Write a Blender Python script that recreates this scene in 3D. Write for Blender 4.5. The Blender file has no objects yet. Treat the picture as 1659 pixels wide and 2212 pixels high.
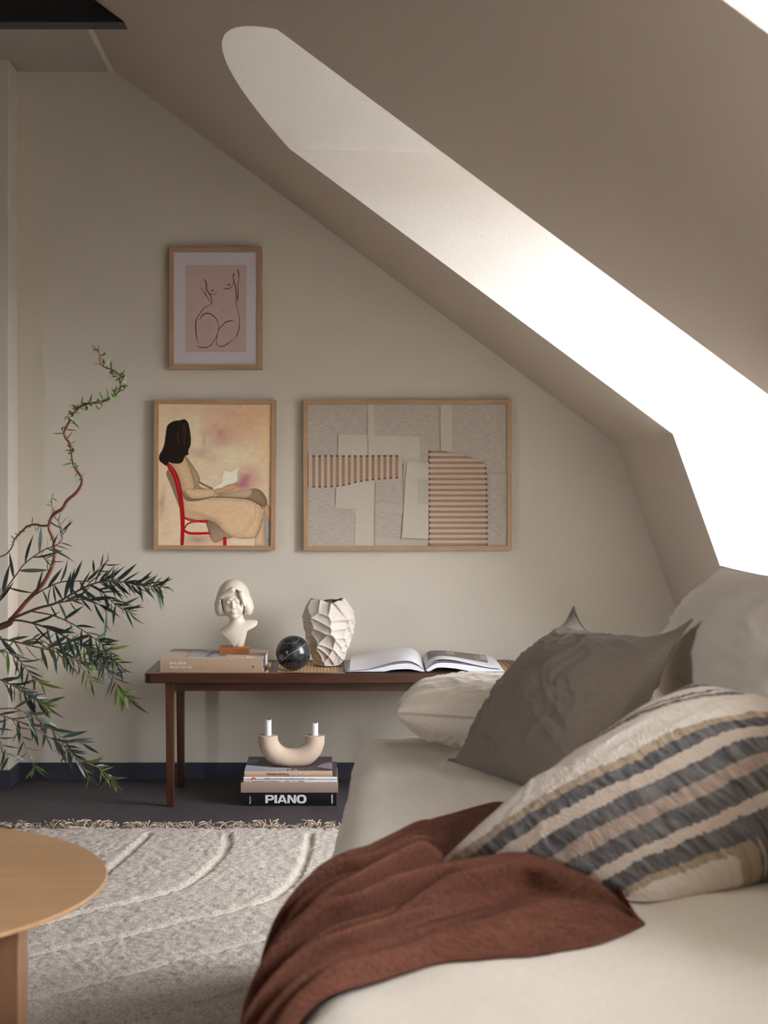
import bpy, bmesh, math, random
import numpy as np
from mathutils import Vector, Matrix
random.seed(7); np.random.seed(7)
sc = bpy.context.scene
COL = sc.collection
# ------------------------------------------------------------------ camera
F = 3240.0; CX = 705.0; CY = 1088.0; HC = 0.921
cam_d = bpy.data.cameras.new('camera'); cam = bpy.data.objects.new('camera', cam_d); COL.objects.link(cam)
cam.location = (0, 0, HC); cam.rotation_euler = (math.pi/2, 0, 0)
cam_d.sensor_fit = 'HORIZONTAL'; cam_d.sensor_width = 24.0; cam_d.lens = F/1659*24
cam_d.shift_x = (829.5-CX)/1659; cam_d.shift_y = -(1106-CY)/1659
cam_d.clip_start = 0.05
cam_d.dof.use_dof = True; cam_d.dof.focus_distance = 4.65; cam_d.dof.aperture_fstop = 7.5
sc.camera = cam
# ------------------------------------------------------------------ world (bright overcast sky)
w = bpy.data.worlds.new('sky'); sc.world = w; w.use_nodes = True
nt = w.node_tree; nt.nodes.clear()
wo = nt.nodes.new('ShaderNodeOutputWorld'); bg = nt.nodes.new('ShaderNodeBackground')
tc = nt.nodes.new('ShaderNodeTexCoord'); sp = nt.nodes.new('ShaderNodeSeparateXYZ'); cr = nt.nodes.new('ShaderNodeValToRGB')
mp = nt.nodes.new('ShaderNodeMapRange'); mp.inputs[1].default_value = -0.25; mp.inputs[2].default_value = 0.75
nt.links.new(tc.outputs['Generated'], sp.inputs[0]); nt.links.new(sp.outputs['Z'], mp.inputs[0])
nt.links.new(mp.outputs[0], cr.inputs[0]); nt.links.new(cr.outputs[0], bg.inputs[0]); nt.links.new(bg.outputs[0], wo.inputs[0])
els = cr.color_ramp.elements
els[0].position = 0.236; els[0].color = (.045, .045, .047, 1); els[1].position = 1.0; els[1].color = (1.10, 1.13, 1.18, 1)
e = els.new(0.262); e.color = (1.06, 1.09, 1.15, 1)
bg.inputs[1].default_value = 33.0
# daylight portals in the dormer openings
OPEN = [(3.158, 4.22), (0.60, 1.73), (-1.6, -0.5)]  # last dormer is unseen, added to bring more daylight onto the sofa
WX = 1.52
for y0, y1 in OPEN:
    ld = bpy.data.lights.new('window_portal', 'AREA'); ld.shape = 'RECTANGLE'; ld.size = 1.40; ld.size_y = y1-y0-.06
    ld.cycles.is_portal = True
    lo = bpy.data.objects.new('window_portal', ld); COL.objects.link(lo)
    lo.location = (WX+.06, (y0+y1)/2, 1.14); lo.rotation_euler = (0, math.pi/2, 0)
LW = (-.7, .25, .75, 1.95)   # unseen window added in the far left wall for fill light: y0, y1, z0, z1
XL = -4.2
ld = bpy.data.lights.new('window_portal', 'AREA'); ld.shape = 'RECTANGLE'; ld.size = LW[3]-LW[2]; ld.size_y = LW[1]-LW[0]; ld.cycles.is_portal = True
lo = bpy.data.objects.new('window_portal', ld); COL.objects.link(lo); lo.location = (XL-.12, (LW[0]+LW[1])/2, (LW[2]+LW[3])/2); lo.rotation_euler = (0, -math.pi/2, 0)
# view
sc.view_settings.view_transform = 'Standard'; sc.view_settings.look = 'None'
sc.view_settings.gamma = 1.0; sc.view_settings.use_curve_mapping = False
sc.view_settings.exposure = -0.26
try:
    sc.cycles.max_bounces = 12; sc.cycles.diffuse_bounces = 8; sc.cycles.transparent_max_bounces = 12
    sc.cycles.use_denoising = True; sc.cycles.sample_clamp_indirect = 12
    sc.cycles.caustics_reflective = False; sc.cycles.caustics_refractive = False
except Exception: pass

# ------------------------------------------------------------------ helpers
def P(px, py, Y):
    return Vector(((px-CX)*Y/F, Y, HC+(CY-py)*Y/F))
def tag(o, label=None, cat=None, group=None, kind=None):
    if label: o['label'] = label
    if cat: o['category'] = cat
    if group: o['group'] = group
    if kind: o['kind'] = kind
    return o
def empty(name, loc=(0, 0, 0), rz=0.0):
    o = bpy.data.objects.new(name, None); COL.objects.link(o); o.empty_display_size = .05
    o.location = loc; o.rotation_euler = (0, 0, rz); return o
def mesh_from(name, V, Fc, mats, idx=None, smooth=False):
    me = bpy.data.meshes.new(name)
    if isinstance(V, np.ndarray) and isinstance(Fc, np.ndarray):
        n = len(V); m = len(Fc); k = Fc.shape[1]
        me.vertices.add(n); me.vertices.foreach_set('co', V.astype(np.float32).ravel())
        me.loops.add(m*k); me.loops.foreach_set('vertex_index', Fc.astype(np.int32).ravel())
        me.polygons.add(m); me.polygons.foreach_set('loop_start', np.arange(0, m*k, k, dtype=np.int32))
        me.update(calc_edges=True); me.validate()
    else:
        me.from_pydata([tuple(v) for v in V], [], [tuple(int(i) for i in f) for f in Fc]); me.update()
    if not isinstance(mats, (list, tuple)): mats = [mats]
    for m_ in mats: me.materials.append(m_)
    if idx is not None: me.polygons.foreach_set('material_index', np.array(idx, dtype=np.int32))
    if smooth: me.polygons.foreach_set('use_smooth', np.ones(len(me.polygons), dtype=bool))
    return me
def add(name, me, parent=None, loc=None, rot=None):
    o = bpy.data.objects.new(name, me); COL.objects.link(o)
    if parent is not None: o.parent = parent
    if loc is not None: o.location = loc
    if rot is not None: o.rotation_euler = rot
    return o
def obj(name, V, Fc, mats, parent=None, smooth=False, idx=None, world=False, recalc=False, angle=None):
    if world and parent is not None:
        o = parent; off = Vector((0, 0, 0))
        while o is not None: off += Vector(o.location); o = o.parent
        if isinstance(V, np.ndarray): V = V-np.array(off)
        else: V = [Vector(v)-off for v in V]
    me = mesh_from(name, V, Fc, mats, idx, smooth)
    if recalc:
        bm = bmesh.new(); bm.from_mesh(me); bmesh.ops.recalc_face_normals(bm, faces=bm.faces); bm.to_mesh(me); bm.free()
    if smooth and angle is not None:
        try: me.set_sharp_from_angle(angle=math.radians(angle))
        except Exception: pass
    return add(name, me, parent)
class MB:
    def __init__(s): s.V = []; s.F = []; s.M = []
    def addm(s, V, Fc, m=0):
        b = len(s.V); s.V += [tuple(v) for v in V]; s.F += [[i+b for i in f] for f in Fc]; s.M += [m]*len(Fc); return s
    def box(s, x0, x1, y0, y1, z0, z1, m=0):
        V = [(x0,y0,z0),(x1,y0,z0),(x1,y1,z0),(x0,y1,z0),(x0,y0,z1),(x1,y0,z1),(x1,y1,z1),(x0,y1,z1)]
        return s.addm(V, [(3,2,1,0),(4,5,6,7),(0,1,5,4),(1,2,6,5),(2,3,7,6),(3,0,4,7)], m)
    def tube(s, pts, rad, n=6, m=0, cap=True):
        pts = [Vector(p) for p in pts]; V = []; Fc = []
        if not isinstance(rad, (list, tuple)): rad = [rad]*len(pts)
        ref = Vector((0.3, 1, 0.21)).normalized()
        for i, p in enumerate(pts):
            t = (pts[min(i+1, len(pts)-1)]-pts[max(i-1, 0)])
            t = t.normalized() if t.length > 1e-9 else Vector((0,0,1))
            a = t.cross(ref)
            if a.length < 1e-3: a = t.cross(Vector((1, 0, 0)))
            a.normalize(); b = t.cross(a)
            for k in range(n):
                an = 2*math.pi*k/n; V.append(p+(a*math.cos(an)+b*math.sin(an))*rad[i])
        for i in range(len(pts)-1):
            for k in range(n):
                k2 = (k+1) % n; Fc.append((i*n+k, i*n+k2, (i+1)*n+k2, (i+1)*n+k))
        if cap:
            Fc.append(tuple(range(n))[::-1]); Fc.append(tuple((len(pts)-1)*n+k for k in range(n)))
        return s.addm(V, Fc, m)
    def build(s, name, mats, parent=None, smooth=False, world=False, bevel=0, seg=2, angle=35):
        o = obj(name, s.V, s.F, mats, parent, smooth=smooth or bevel > 0, idx=s.M, world=world, angle=None if not smooth else angle)
        if bevel > 0:
            bm = bmesh.new(); bm.from_mesh(o.data)
            es = [e for e in bm.edges if len(e.link_faces) == 2 and e.calc_face_angle(0) > .5]
            bmesh.ops.bevel(bm, geom=es, offset=bevel, segments=seg, profile=.5, affect='EDGES', clamp_overlap=True)
            bm.to_mesh(o.data); bm.free()
            o.data.polygons.foreach_set('use_smooth', np.ones(len(o.data.polygons), dtype=bool))
            try: o.data.set_sharp_from_angle(angle=math.radians(12))
            except Exception: pass
        return o
def crom(pts, n=6, closed=False):
    pts = [Vector(p) for p in pts]; out = []; N = len(pts)
    rng = range(N) if closed else range(N-1)
    for i in rng:
        if closed: a, b, c, d = pts[(i-1) % N], pts[i], pts[(i+1) % N], pts[(i+2) % N]
        else: a, b, c, d = pts[max(i-1, 0)], pts[i], pts[i+1], pts[min(i+2, N-1)]
        for k in range(n):
            t = k/n
            out.append(.5*((2*b)+(c-a)*t+(2*a-5*b+4*c-d)*t*t+(3*b-a-3*c+d)*t**3))
    if not closed: out.append(pts[-1])
    return out
def _h(a): a = a.astype(np.int64); a = (a ^ 61) ^ (a >> 16); a = (a*9) & 0xffffffff; a = a ^ (a >> 4); a = (a*0x27d4eb2d) & 0xffffffff; a = a ^ (a >> 15); return (a & 0xffffff)/float(0xffffff)
def vn(x, y, seed=0):
    x = np.asarray(x, float); y = np.asarray(y, float)
    xi = np.floor(x); yi = np.floor(y); fx = x-xi; fy = y-yi
    fx = fx*fx*(3-2*fx); fy = fy*fy*(3-2*fy); xi = xi.astype(np.int64)+5000; yi = yi.astype(np.int64)+5000
    g = lambda a, b: _h((a*73856093) ^ (b*19349663) ^ (seed*83492791+1013))
    return ((g(xi, yi)*(1-fx)+g(xi+1, yi)*fx)*(1-fy)+(g(xi, yi+1)*(1-fx)+g(xi+1, yi+1)*fx)*fy)*2-1
def fbm(x, y, o=3, seed=0):
    r = 0; a = 1.0; t = 0
    for i in range(o): r = r+a*vn(np.asarray(x)*2**i, np.asarray(y)*2**i, seed+i*17); t += a; a *= .5
    return r/t
def gridF(nu, nv):
    i, j = np.meshgrid(np.arange(nu-1), np.arange(nv-1), indexing='ij')
    a = (i*nv+j).ravel(); return np.stack([a, a+nv, a+nv+1, a+1], 1)
def sstep(a, b, x):
    t = np.clip((x-a)/(b-a), 0, 1); return t*t*(3-2*t)

# ------------------------------------------------------------------ materials
def srgb(r, g, b):
    f = lambda c: (c/255/12.92) if c/255 <= .04045 else ((c/255+.055)/1.055)**2.4
    return (f(r), f(g), f(b), 1)
def mat(name, col, rough=.6, var=0, vscale=8, bump=0, bscale=200, bdist=.001, spec=.5, sheen=0, stretch=None, col2=None, coord='Object', detail=3, bstretch=None, coat=0, trans=0):
    m = bpy.data.materials.new(name); m.use_nodes = True; n = m.node_tree; L = n.links
    b = n.nodes['Principled BSDF']; b.inputs['Base Color'].default_value = col
    b.inputs['Roughness'].default_value = rough; b.inputs['Specular IOR Level'].default_value = spec
    if sheen: b.inputs['Sheen Weight'].default_value = sheen; b.inputs['Sheen Roughness'].default_value = .5
    if coat: b.inputs['Coat Weight'].default_value = coat; b.inputs['Coat Roughness'].default_value = .08
    t = n.nodes.new('ShaderNodeTexCoord')
    if var or col2:
        mp_ = n.nodes.new('ShaderNodeMapping'); L.new(t.outputs[coord], mp_.inputs[0])
        if stretch: mp_.inputs['Scale'].default_value = stretch
        no = n.nodes.new('ShaderNodeTexNoise'); no.inputs['Scale'].default_value = vscale; no.inputs['Detail'].default_value = detail
        L.new(mp_.outputs[0], no.inputs['Vector'])
        mx = n.nodes.new('ShaderNodeMix'); mx.data_type = 'RGBA'
        c2 = col2 if col2 else tuple(c*(1-var) for c in col[:3])+(1,)
        c1 = col if col2 else tuple(min(1, c*(1+var)) for c in col[:3])+(1,)
        mx.inputs[6].default_value = c1; mx.inputs[7].default_value = c2
        mr = n.nodes.new('ShaderNodeMapRange'); mr.inputs[1].default_value = .3; mr.inputs[2].default_value = .7
        L.new(no.outputs[0], mr.inputs[0]); L.new(mr.outputs[0], mx.inputs[0]); L.new(mx.outputs[2], b.inputs['Base Color'])
    if bump:
        mp2 = n.nodes.new('ShaderNodeMapping'); L.new(t.outputs[coord], mp2.inputs[0])
        if bstretch: mp2.inputs['Scale'].default_value = bstretch
        n2 = n.nodes.new('ShaderNodeTexNoise'); n2.inputs['Scale'].default_value = bscale; n2.inputs['Detail'].default_value = 2
        L.new(mp2.outputs[0], n2.inputs['Vector'])
        bu = n.nodes.new('ShaderNodeBump'); bu.inputs['Strength'].default_value = bump; bu.inputs['Distance'].default_value = bdist
        L.new(n2.outputs[0], bu.inputs['Height']); L.new(bu.outputs[0], b.inputs['Normal'])
    return m
def linen(name, col, var=.08, bump=.5, weave=900, sheen=.15):
    """woven cloth: two crossed stretched noises for warp and weft"""
    m = bpy.data.materials.new(name); m.use_nodes = True; n = m.node_tree; L = n.links
    b = n.nodes['Principled BSDF']; b.inputs['Roughness'].default_value = .9; b.inputs['Specular IOR Level'].default_value = .15
    b.inputs['Sheen Weight'].default_value = sheen
    t = n.nodes.new('ShaderNodeTexCoord'); outs = []
    for s in ((1, .06, 1), (.06, 1, .3)):
        a = n.nodes.new('ShaderNodeMapping'); a.inputs['Scale'].default_value = s; L.new(t.outputs['Object'], a.inputs[0])
        q = n.nodes.new('ShaderNodeTexNoise'); q.inputs['Scale'].default_value = weave; q.inputs['Detail'].default_value = 1; L.new(a.outputs[0], q.inputs['Vector']); outs.append(q)
    ad = n.nodes.new('ShaderNodeMath'); ad.operation = 'ADD'; L.new(outs[0].outputs[0], ad.inputs[0]); L.new(outs[1].outputs[0], ad.inputs[1])
    mr = n.nodes.new('ShaderNodeMapRange'); mr.inputs[1].default_value = .7; mr.inputs[2].default_value = 1.3; L.new(ad.outputs[0], mr.inputs[0])
    mx = n.nodes.new('ShaderNodeMix'); mx.data_type = 'RGBA'
    mx.inputs[6].default_value = tuple(c*(1-var) for c in col[:3])+(1,); mx.inputs[7].default_value = tuple(c*(1+var) for c in col[:3])+(1,)
    L.new(mr.outputs[0], mx.inputs[0]); L.new(mx.outputs[2], b.inputs['Base Color'])
    bu = n.nodes.new('ShaderNodeBump'); bu.inputs['Strength'].default_value = bump; bu.inputs['Distance'].default_value = .0006
    L.new(mr.outputs[0], bu.inputs['Height']); L.new(bu.outputs[0], b.inputs['Normal'])
    return m
def wood(name, c1, c2, rough=.45, axis=0, scale=14, coat=0):
    st = [9, 9, 9]; st[axis] = .7
    return mat(name, c1, rough, col2=c2, vscale=scale, stretch=tuple(st), detail=6, bump=.12, bscale=scale*6, bstretch=tuple(st), bdist=.0006, coat=coat)
M = {}
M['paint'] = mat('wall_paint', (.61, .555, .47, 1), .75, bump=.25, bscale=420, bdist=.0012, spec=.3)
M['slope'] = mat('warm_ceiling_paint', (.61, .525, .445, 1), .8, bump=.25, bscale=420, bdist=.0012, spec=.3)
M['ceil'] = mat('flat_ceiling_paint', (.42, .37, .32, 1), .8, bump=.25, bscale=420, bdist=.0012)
M['low_bounce'] = mat('low_bounce_far_wall', (.20, .145, .10, 1), .8)  # unseen room sides, coloured dark to cut bounced light
M['plaster'] = mat('white_plaster', (.86, .82, .77, 1), .8, bump=.45, bscale=170, bdist=.002, spec=.3)
M['base'] = mat('navy_base', (.030, .034, .052, 1), .5, var=.15)
M['floor'] = mat('linoleum', (.060, .050, .056, 1), .62, col2=(.042, .034, .038, 1), vscale=26, detail=7, stretch=(.6, 2.2, 1), bump=.06, bscale=300, spec=.3)
M['black'] = mat('black_steel', (.006, .006, .008, 1), .5)
M['black2'] = mat('black_flange', (.03, .03, .036, 1), .5)
M['frame_paint'] = mat('window_white', (.75, .75, .73, 1), .4)
gl = bpy.data.materials.new('window_glass'); gl.use_nodes = True; n = gl.node_tree; n.nodes.clear()
o_ = n.nodes.new('ShaderNodeOutputMaterial'); tr = n.nodes.new('ShaderNodeBsdfTransparent'); gg = n.nodes.new('ShaderNodeBsdfGlossy'); gg.inputs[1].default_value = .02
mxx = n.nodes.new('ShaderNodeMixShader'); mxx.inputs[0].default_value = .06
n.links.new(tr.outputs[0], mxx.inputs[1]); n.links.new(gg.outputs[0], mxx.inputs[2]); n.links.new(mxx.outputs[0], o_.inputs[0])
M['glass'] = gl

# ------------------------------------------------------------------ room shell
YB = 5.02; YF = -4.0
XC, ZC = -.705, 2.367; XK, ZK = .975, 1.117; XFl = 1.375
SL = (ZC-ZK)/(XK-XC); SL2 = ZK/(XFl-XK)
SILL = .42; XS = XFl-SILL/SL2
def slope_x(z): return XC+(ZC-z)/SL if z > ZK else XFl-z/SL2
obj('floor', [(XL, YF, 0), (XFl, YF, 0), (XFl, YB, 0), (XL, YB, 0)], [(0, 1, 2, 3)], M['floor'])['kind'] = 'structure'
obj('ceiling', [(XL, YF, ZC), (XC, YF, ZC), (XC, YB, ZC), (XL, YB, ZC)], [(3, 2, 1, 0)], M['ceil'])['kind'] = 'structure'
obj('wall_back', [(XL, YB, 0), (XFl, YB, 0), (XK, YB, ZK), (XC, YB, ZC), (XL, YB, ZC)], [(0, 1, 2, 3, 4)], M['paint'])['kind'] = 'structure'
obj('wall_front', [(XL, YF, 0), (XFl, YF, 0), (XK, YF, ZK), (XC, YF, ZC), (XL, YF, ZC)], [(4, 3, 2, 1, 0)], M['low_bounce'])['kind'] = 'structure'
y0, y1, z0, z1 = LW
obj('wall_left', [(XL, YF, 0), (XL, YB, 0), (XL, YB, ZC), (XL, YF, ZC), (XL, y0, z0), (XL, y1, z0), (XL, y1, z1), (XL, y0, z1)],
    [(0, 1, 5, 4), (1, 2, 6, 5), (2, 3, 7, 6), (3, 0, 4, 7)], M['low_bounce'])['kind'] = 'structure'
wn = empty('window_4', (XL, (y0+y1)/2, z0)); wn['kind'] = 'structure'  # added window, fills the sofa side with light from the left
f = MB().box(XL-.06, XL, y0, y0+.05, z0, z1).box(XL-.06, XL, y1-.05, y1, z0, z1).box(XL-.06, XL, y0+.05, y1-.05, z0, z0+.05).box(XL-.06, XL, y0+.05, y1-.05, z1-.05, z1)
f.build('window_frame', M['frame_paint'], wn, world=True)
MB().box(XL-.034, XL-.028, y0+.05, y1-.05, z0+.05, z1-.05).build('pane', M['glass'], wn, world=True)
# sloping wall with arched dormer recesses
RISE = .112; ZSP = 1.920; DROP = .03
mb = MB(); NY = 24
def solid(y0, y1):
    mb.addm([(XC, y0, ZC), (XC, y1, ZC), (XK, y1, ZK), (XK, y0, ZK)], [(0, 1, 2, 3)])
    mb.addm([(XK, y0, ZK), (XK, y1, ZK), (XFl, y1, 0), (XFl, y0, 0)], [(0, 1, 2, 3)])
ys = [YF]
for a, b in sorted(OPEN): ys += [a, b]
ys.append(YB)
for i in range(0, len(ys), 2): solid(ys[i], ys[i+1])
wins = []
for wi, (a, b) in enumerate(OPEN):
    arch = lambda y: ZSP+RISE*max(0.0, 1-abs(2*(y-a)/(b-a)-1)**2.0)
    Y = [a+(b-a)*k/NY for k in range(NY+1)]
    for k in range(NY):
        y0, y1 = Y[k], Y[k+1]; z0, z1 = arch(y0), arch(y1)
        mb.addm([(XC, y0, ZC), (XC, y1, ZC), (slope_x(z1), y1, z1), (slope_x(z0), y0, z0)], [(0, 1, 2, 3)])
        # vaulted soffit of the recess
        e0, e1 = z0-DROP*(WX-slope_x(z0)), z1-DROP*(WX-slope_x(z1))
        mb.addm([(slope_x(z0), y0, z0), (slope_x(z1), y1, z1), (WX, y1, e1), (WX, y0, e0)], [(0, 1, 2, 3)], 1)
        if wi < 9:
            mb.addm([(WX, y0, 1.86), (WX, y1, 1.86), (WX, y1, e1), (WX, y0, e0)], [(0, 1, 2, 3)], 1)
    mb.addm([(XS, a, SILL), (XS, b, SILL), (XFl, b, 0), (XFl, a, 0)], [(0, 1, 2, 3)])
    mb.addm([(XS, a, SILL), (XS, b, SILL), (WX, b, SILL), (WX, a, SILL)], [(0, 1, 2, 3)], 1)
    ze = ZSP-DROP*(WX-slope_x(ZSP))
    for y in (a, b):
        mb.addm([(slope_x(ZSP), y, ZSP), (XK, y, ZK), (XS, y, SILL), (WX, y, SILL), (WX, y, ze)], [(0, 1, 2, 3, 4)], 1)
sw = mb.build('wall_right', [M['slope'], M['plaster']]); sw['kind'] = 'structure'
for wi, (a, b) in enumerate(OPEN):
    wn = empty('window_%d' % (wi+1), (WX, (a+b)/2, SILL)); wn['kind'] = 'structure'
    f = MB(); yy0, yy1, z0, z1 = a, b, SILL, 1.86
    f.box(WX, WX+.06, yy0, yy0+.05, z0, z1).box(WX, WX+.06, yy1-.05, yy1, z0, z1)
    f.box(WX, WX+.06, yy0+.05, yy1-.05, z0, z0+.05).box(WX, WX+.06, yy0+.05, yy1-.05, z1-.05, z1)
    f.box(WX, WX+.06, (yy0+yy1)/2-.025, (yy0+yy1)/2+.025, z0+.05, z1-.05)
    f.build('window_frame', M['frame_paint'], wn, world=True)
    for s0, s1 in ((yy0+.05, (yy0+yy1)/2-.025), ((yy0+yy1)/2+.025, yy1-.05)):
        MB().box(WX+.028, WX+.034, s0, s1, z0+.05, z1-.05).build('pane', M['glass'], wn, world=True)
# pillar at left
PX, PY = -1.032, 4.876
MB().box(XL, PX, PY, YB, 0, ZC).build('wall_pillar', M['paint'], bevel=.004)['kind'] = 'structure'
# baseboards
bh = .055
MB().box(PX, XFl, YB-.008, YB, 0, bh).build('baseboard_back', M['base'])['kind'] = 'structure'
MB().box(PX, PX+.008, PY-.008, YB-.008, 0, bh).box(XL, PX, PY-.008, PY, 0, bh).build('baseboard_left', M['base'])['kind'] = 'structure'
# black beam under the flat ceiling
ZBm = 2.26; yb0, yb1 = 4.17, 4.235
V = []
for y in (yb0, yb1): V += [(XL, y, ZBm), (slope_x(ZBm), y, ZBm), (XC+.001, y, ZC), (XL, y, ZC)]
bm_ = MB().addm(V, [(0, 1, 2, 3), (7, 6, 5, 4), (1, 5, 6, 2), (0, 4, 5, 1)], 0)
bm_.M = [0, 0, 0, 1]
bmo = bm_.build('trim_1', [M['black'], M['black2']]); bmo['kind'] = 'structure'
# cover batten at the joint of flat and sloping ceiling
MB().box(XC-.022, XC-.004, yb1, YB, ZC-.004, ZC).build('trim_2', M['paint'])['kind'] = 'structure'
# ================================================================== OBJECT MATERIALS
M['oak'] = wood('oak_frame', (.46, .29, .165, 1), (.36, .21, .11, 1), .5, axis=0, scale=10)
M['oakv'] = wood('oak_frame_upright', (.46, .29, .165, 1), (.36, .21, .11, 1), .5, axis=2, scale=10)
M['teak'] = wood('dark_teak', (.060, .019, .008, 1), (.030, .009, .004, 1), .33, axis=0, scale=10)
M['teakv'] = wood('dark_teak_upright', (.085, .028, .012, 1), (.042, .013, .006, 1), .33, axis=2, scale=10)
M['tabletop'] = wood('oak_veneer', (.54, .325, .165, 1), (.45, .26, .125, 1), .38, axis=0, scale=7)
M['tableleg'] = wood('oak_solid', (.50, .28, .16, 1), (.40, .21, .115, 1), .45, axis=2, scale=8)
M['base_wood'] = wood('orange_wood', (.36, .13, .035, 1), (.23, .075, .02, 1), .35, axis=0, scale=40)
M['marble'] = None
M['ivory'] = mat('ivory_cast', (.66, .585, .495, 1), .38, var=.03, vscale=30, bump=.05, bscale=200)
M['ceramic'] = mat('matte_ceramic', (.56, .50, .445, 1), .85, var=.05, vscale=25, bump=.35, bscale=260, bdist=.0008)
M['ceramic_in'] = mat('glazed_inside', (.10, .095, .09, 1), .4)
M['clay'] = mat('sand_ceramic', (.58, .45, .345, 1), .8, var=.05, vscale=60, bump=.1, bscale=500, bdist=.0005)
M['wax'] = mat('white_wax', (.80, .79, .80, 1), .5, spec=.4)
M['wick'] = mat('burnt_wick', (.02, .015, .012, 1), .9)
M['paper'] = mat('paper_white', (.74, .73, .76, 1), .7)
M['pages'] = mat('page_edges', (.66, .66, .70, 1), .8, col2=(.50, .49, .53, 1), vscale=60, stretch=(.05, .05, 40))
M['printgrey'] = mat('grey_print', (.20, .195, .18, 1), .6)
M['printlight'] = mat('light_print', (.46, .43, .38, 1), .6)
M['printbrown'] = mat('brown_print', (.33, .25, .17, 1), .6)
M['tan_cloth'] = linen('tan_bookcloth', (.34, .235, .155, 1), .1, .3, 1500)
M['tan_text'] = mat('white_foil', (.75, .70, .65, 1), .5)
M['blackink'] = mat('black_ink', (.012, .010, .010, 1), .7)
M['covergrey'] = mat('cover_photo', (.40, .40, .44, 1), .4, col2=(.30, .29, .29, 1), vscale=9)
M['covergrey2'] = mat('cover_photo_dark', (.13, .13, .14, 1), .4)
M['bookblack'] = mat('glossy_black', (.006, .006, .008, 1), .3)
M['bookwhite'] = mat('cover_white', (.72, .70, .69, 1), .4)
M['bookbrown'] = mat('cover_brown', (.29, .215, .17, 1), .6)
M['bookbeige'] = mat('cover_beige', (.50, .34, .235, 1), .5)
M['textgrey'] = mat('grey_ink', (.10, .09, .09, 1), .7)
M['lettersilver'] = mat('silver_lettering', (.62, .62, .63, 1), .4)
M['red'] = mat('red_ink', (.55, .02, .02, 1), .6)
M['pinkink'] = mat('pink_ink', (.6, .2, .22, 1), .6)
M['bluecover'] = mat('cover_blue', (.30, .36, .50, 1), .35, col2=(.42, .46, .55, 1), vscale=14)
M['darkcover'] = mat('cover_dark', (.045, .035, .045, 1), .35, col2=(.085, .06, .06, 1), vscale=10)
M['navyc'] = mat('cover_navy', (.03, .03, .06, 1), .35)
M['mauve'] = mat('cover_mauve', (.30, .23, .30, 1), .35)
def marble():
    m = bpy.data.materials.new('black_marble'); m.use_nodes = True; n = m.node_tree; L = n.links
    b = n.nodes['Principled BSDF']; b.inputs['Roughness'].default_value = .22
    t = n.nodes.new('ShaderNodeTexCoord'); no = n.nodes.new('ShaderNodeTexNoise'); no.inputs['Scale'].default_value = 38; no.inputs['Detail'].default_value = 6
    L.new(t.outputs['Object'], no.inputs['Vector'])
    mx = n.nodes.new('ShaderNodeMix'); mx.data_type = 'RGBA'; mx.inputs[6].default_value = (.010, .010, .011, 1); mx.inputs[7].default_value = (.055, .055, .055, 1)
    mr = n.nodes.new('ShaderNodeMapRange'); mr.inputs[1].default_value = .4; mr.inputs[2].default_value = .75; L.new(no.outputs[0], mr.inputs[0]); L.new(mr.outputs[0], mx.inputs[0]); L.new(mx.outputs[2], b.inputs['Base Color'])
    return m
M['marble'] = marble()
M['vein'] = mat('marble_vein', (.42, .40, .40, 1), .25)
# cane weave
def cane():
    m = bpy.data.materials.new('woven_cane'); m.use_nodes = True; n = m.node_tree; L = n.links
    b = n.nodes['Principled BSDF']; b.inputs['Roughness'].default_value = .55
    t = n.nodes.new('ShaderNodeTexCoord'); outs = []
    for rz, sc_ in ((0, 95), (math.pi/2, 95)):
        mp_ = n.nodes.new('ShaderNodeMapping'); mp_.inputs['Rotation'].default_value = (0, 0, rz); L.new(t.outputs['Object'], mp_.inputs[0])
        wv = n.nodes.new('ShaderNodeTexWave'); wv.inputs['Scale'].default_value = sc_/math.pi*1.0; wv.inputs['Distortion'].default_value = .6; wv.inputs['Detail Scale'].default_value = 4
        L.new(mp_.outputs[0], wv.inputs['Vector']); outs.append(wv)
    mu = n.nodes.new('ShaderNodeMath'); mu.operation = 'MAXIMUM'; L.new(outs[0].outputs['Fac'], mu.inputs[0]); L.new(outs[1].outputs['Fac'], mu.inputs[1])
    cr_ = n.nodes.new('ShaderNodeValToRGB'); L.new(mu.outputs[0], cr_.inputs[0])
    cr_.color_ramp.elements[0].position = .15; cr_.color_ramp.elements[0].color = (.14, .07, .03, 1)
    cr_.color_ramp.elements[1].position = .75; cr_.color_ramp.elements[1].color = (.55, .36, .18, 1)
    L.new(cr_.outputs[0], b.inputs['Base Color'])
    bu = n.nodes.new('ShaderNodeBump'); bu.inputs['Strength'].default_value = .5; bu.inputs['Distance'].default_value = .001; L.new(mu.outputs[0], bu.inputs['Height']); L.new(bu.outputs[0], b.inputs['Normal'])
    return m
M['cane'] = cane()
M['sofa'] = linen('cream_linen', (.69, .625, .535, 1), .05, .3, 700)
M['cush_beige'] = linen('natural_linen', (.80, .72, .61, 1), .07, .5, 700)
M['cush_taupe'] = linen('taupe_linen', (.225, .185, .148, 1), .09, .5, 700, sheen=.1)
M['seam'] = linen('linen_seam', (.62, .54, .45, 1), .1, .5, 700)
M['throw'] = linen('rust_throw', (.112, .042, .026, 1), .35, 1.0, 520, sheen=.0)
M['rug'] = mat('wool_pile', (.56, .515, .46, 1), .95, col2=(.29, .25, .21, 1), vscale=210, detail=3, spec=.1, bump=.6, bscale=500, bdist=.002)
M['rug_flat'] = mat('wool_flat_weave', (.47, .42, .36, 1), .95, var=.05, vscale=200, spec=.1)
M['fringe'] = mat('wool_fringe', (.50, .415, .33, 1), .95, var=.15, vscale=60, spec=.1)
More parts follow.
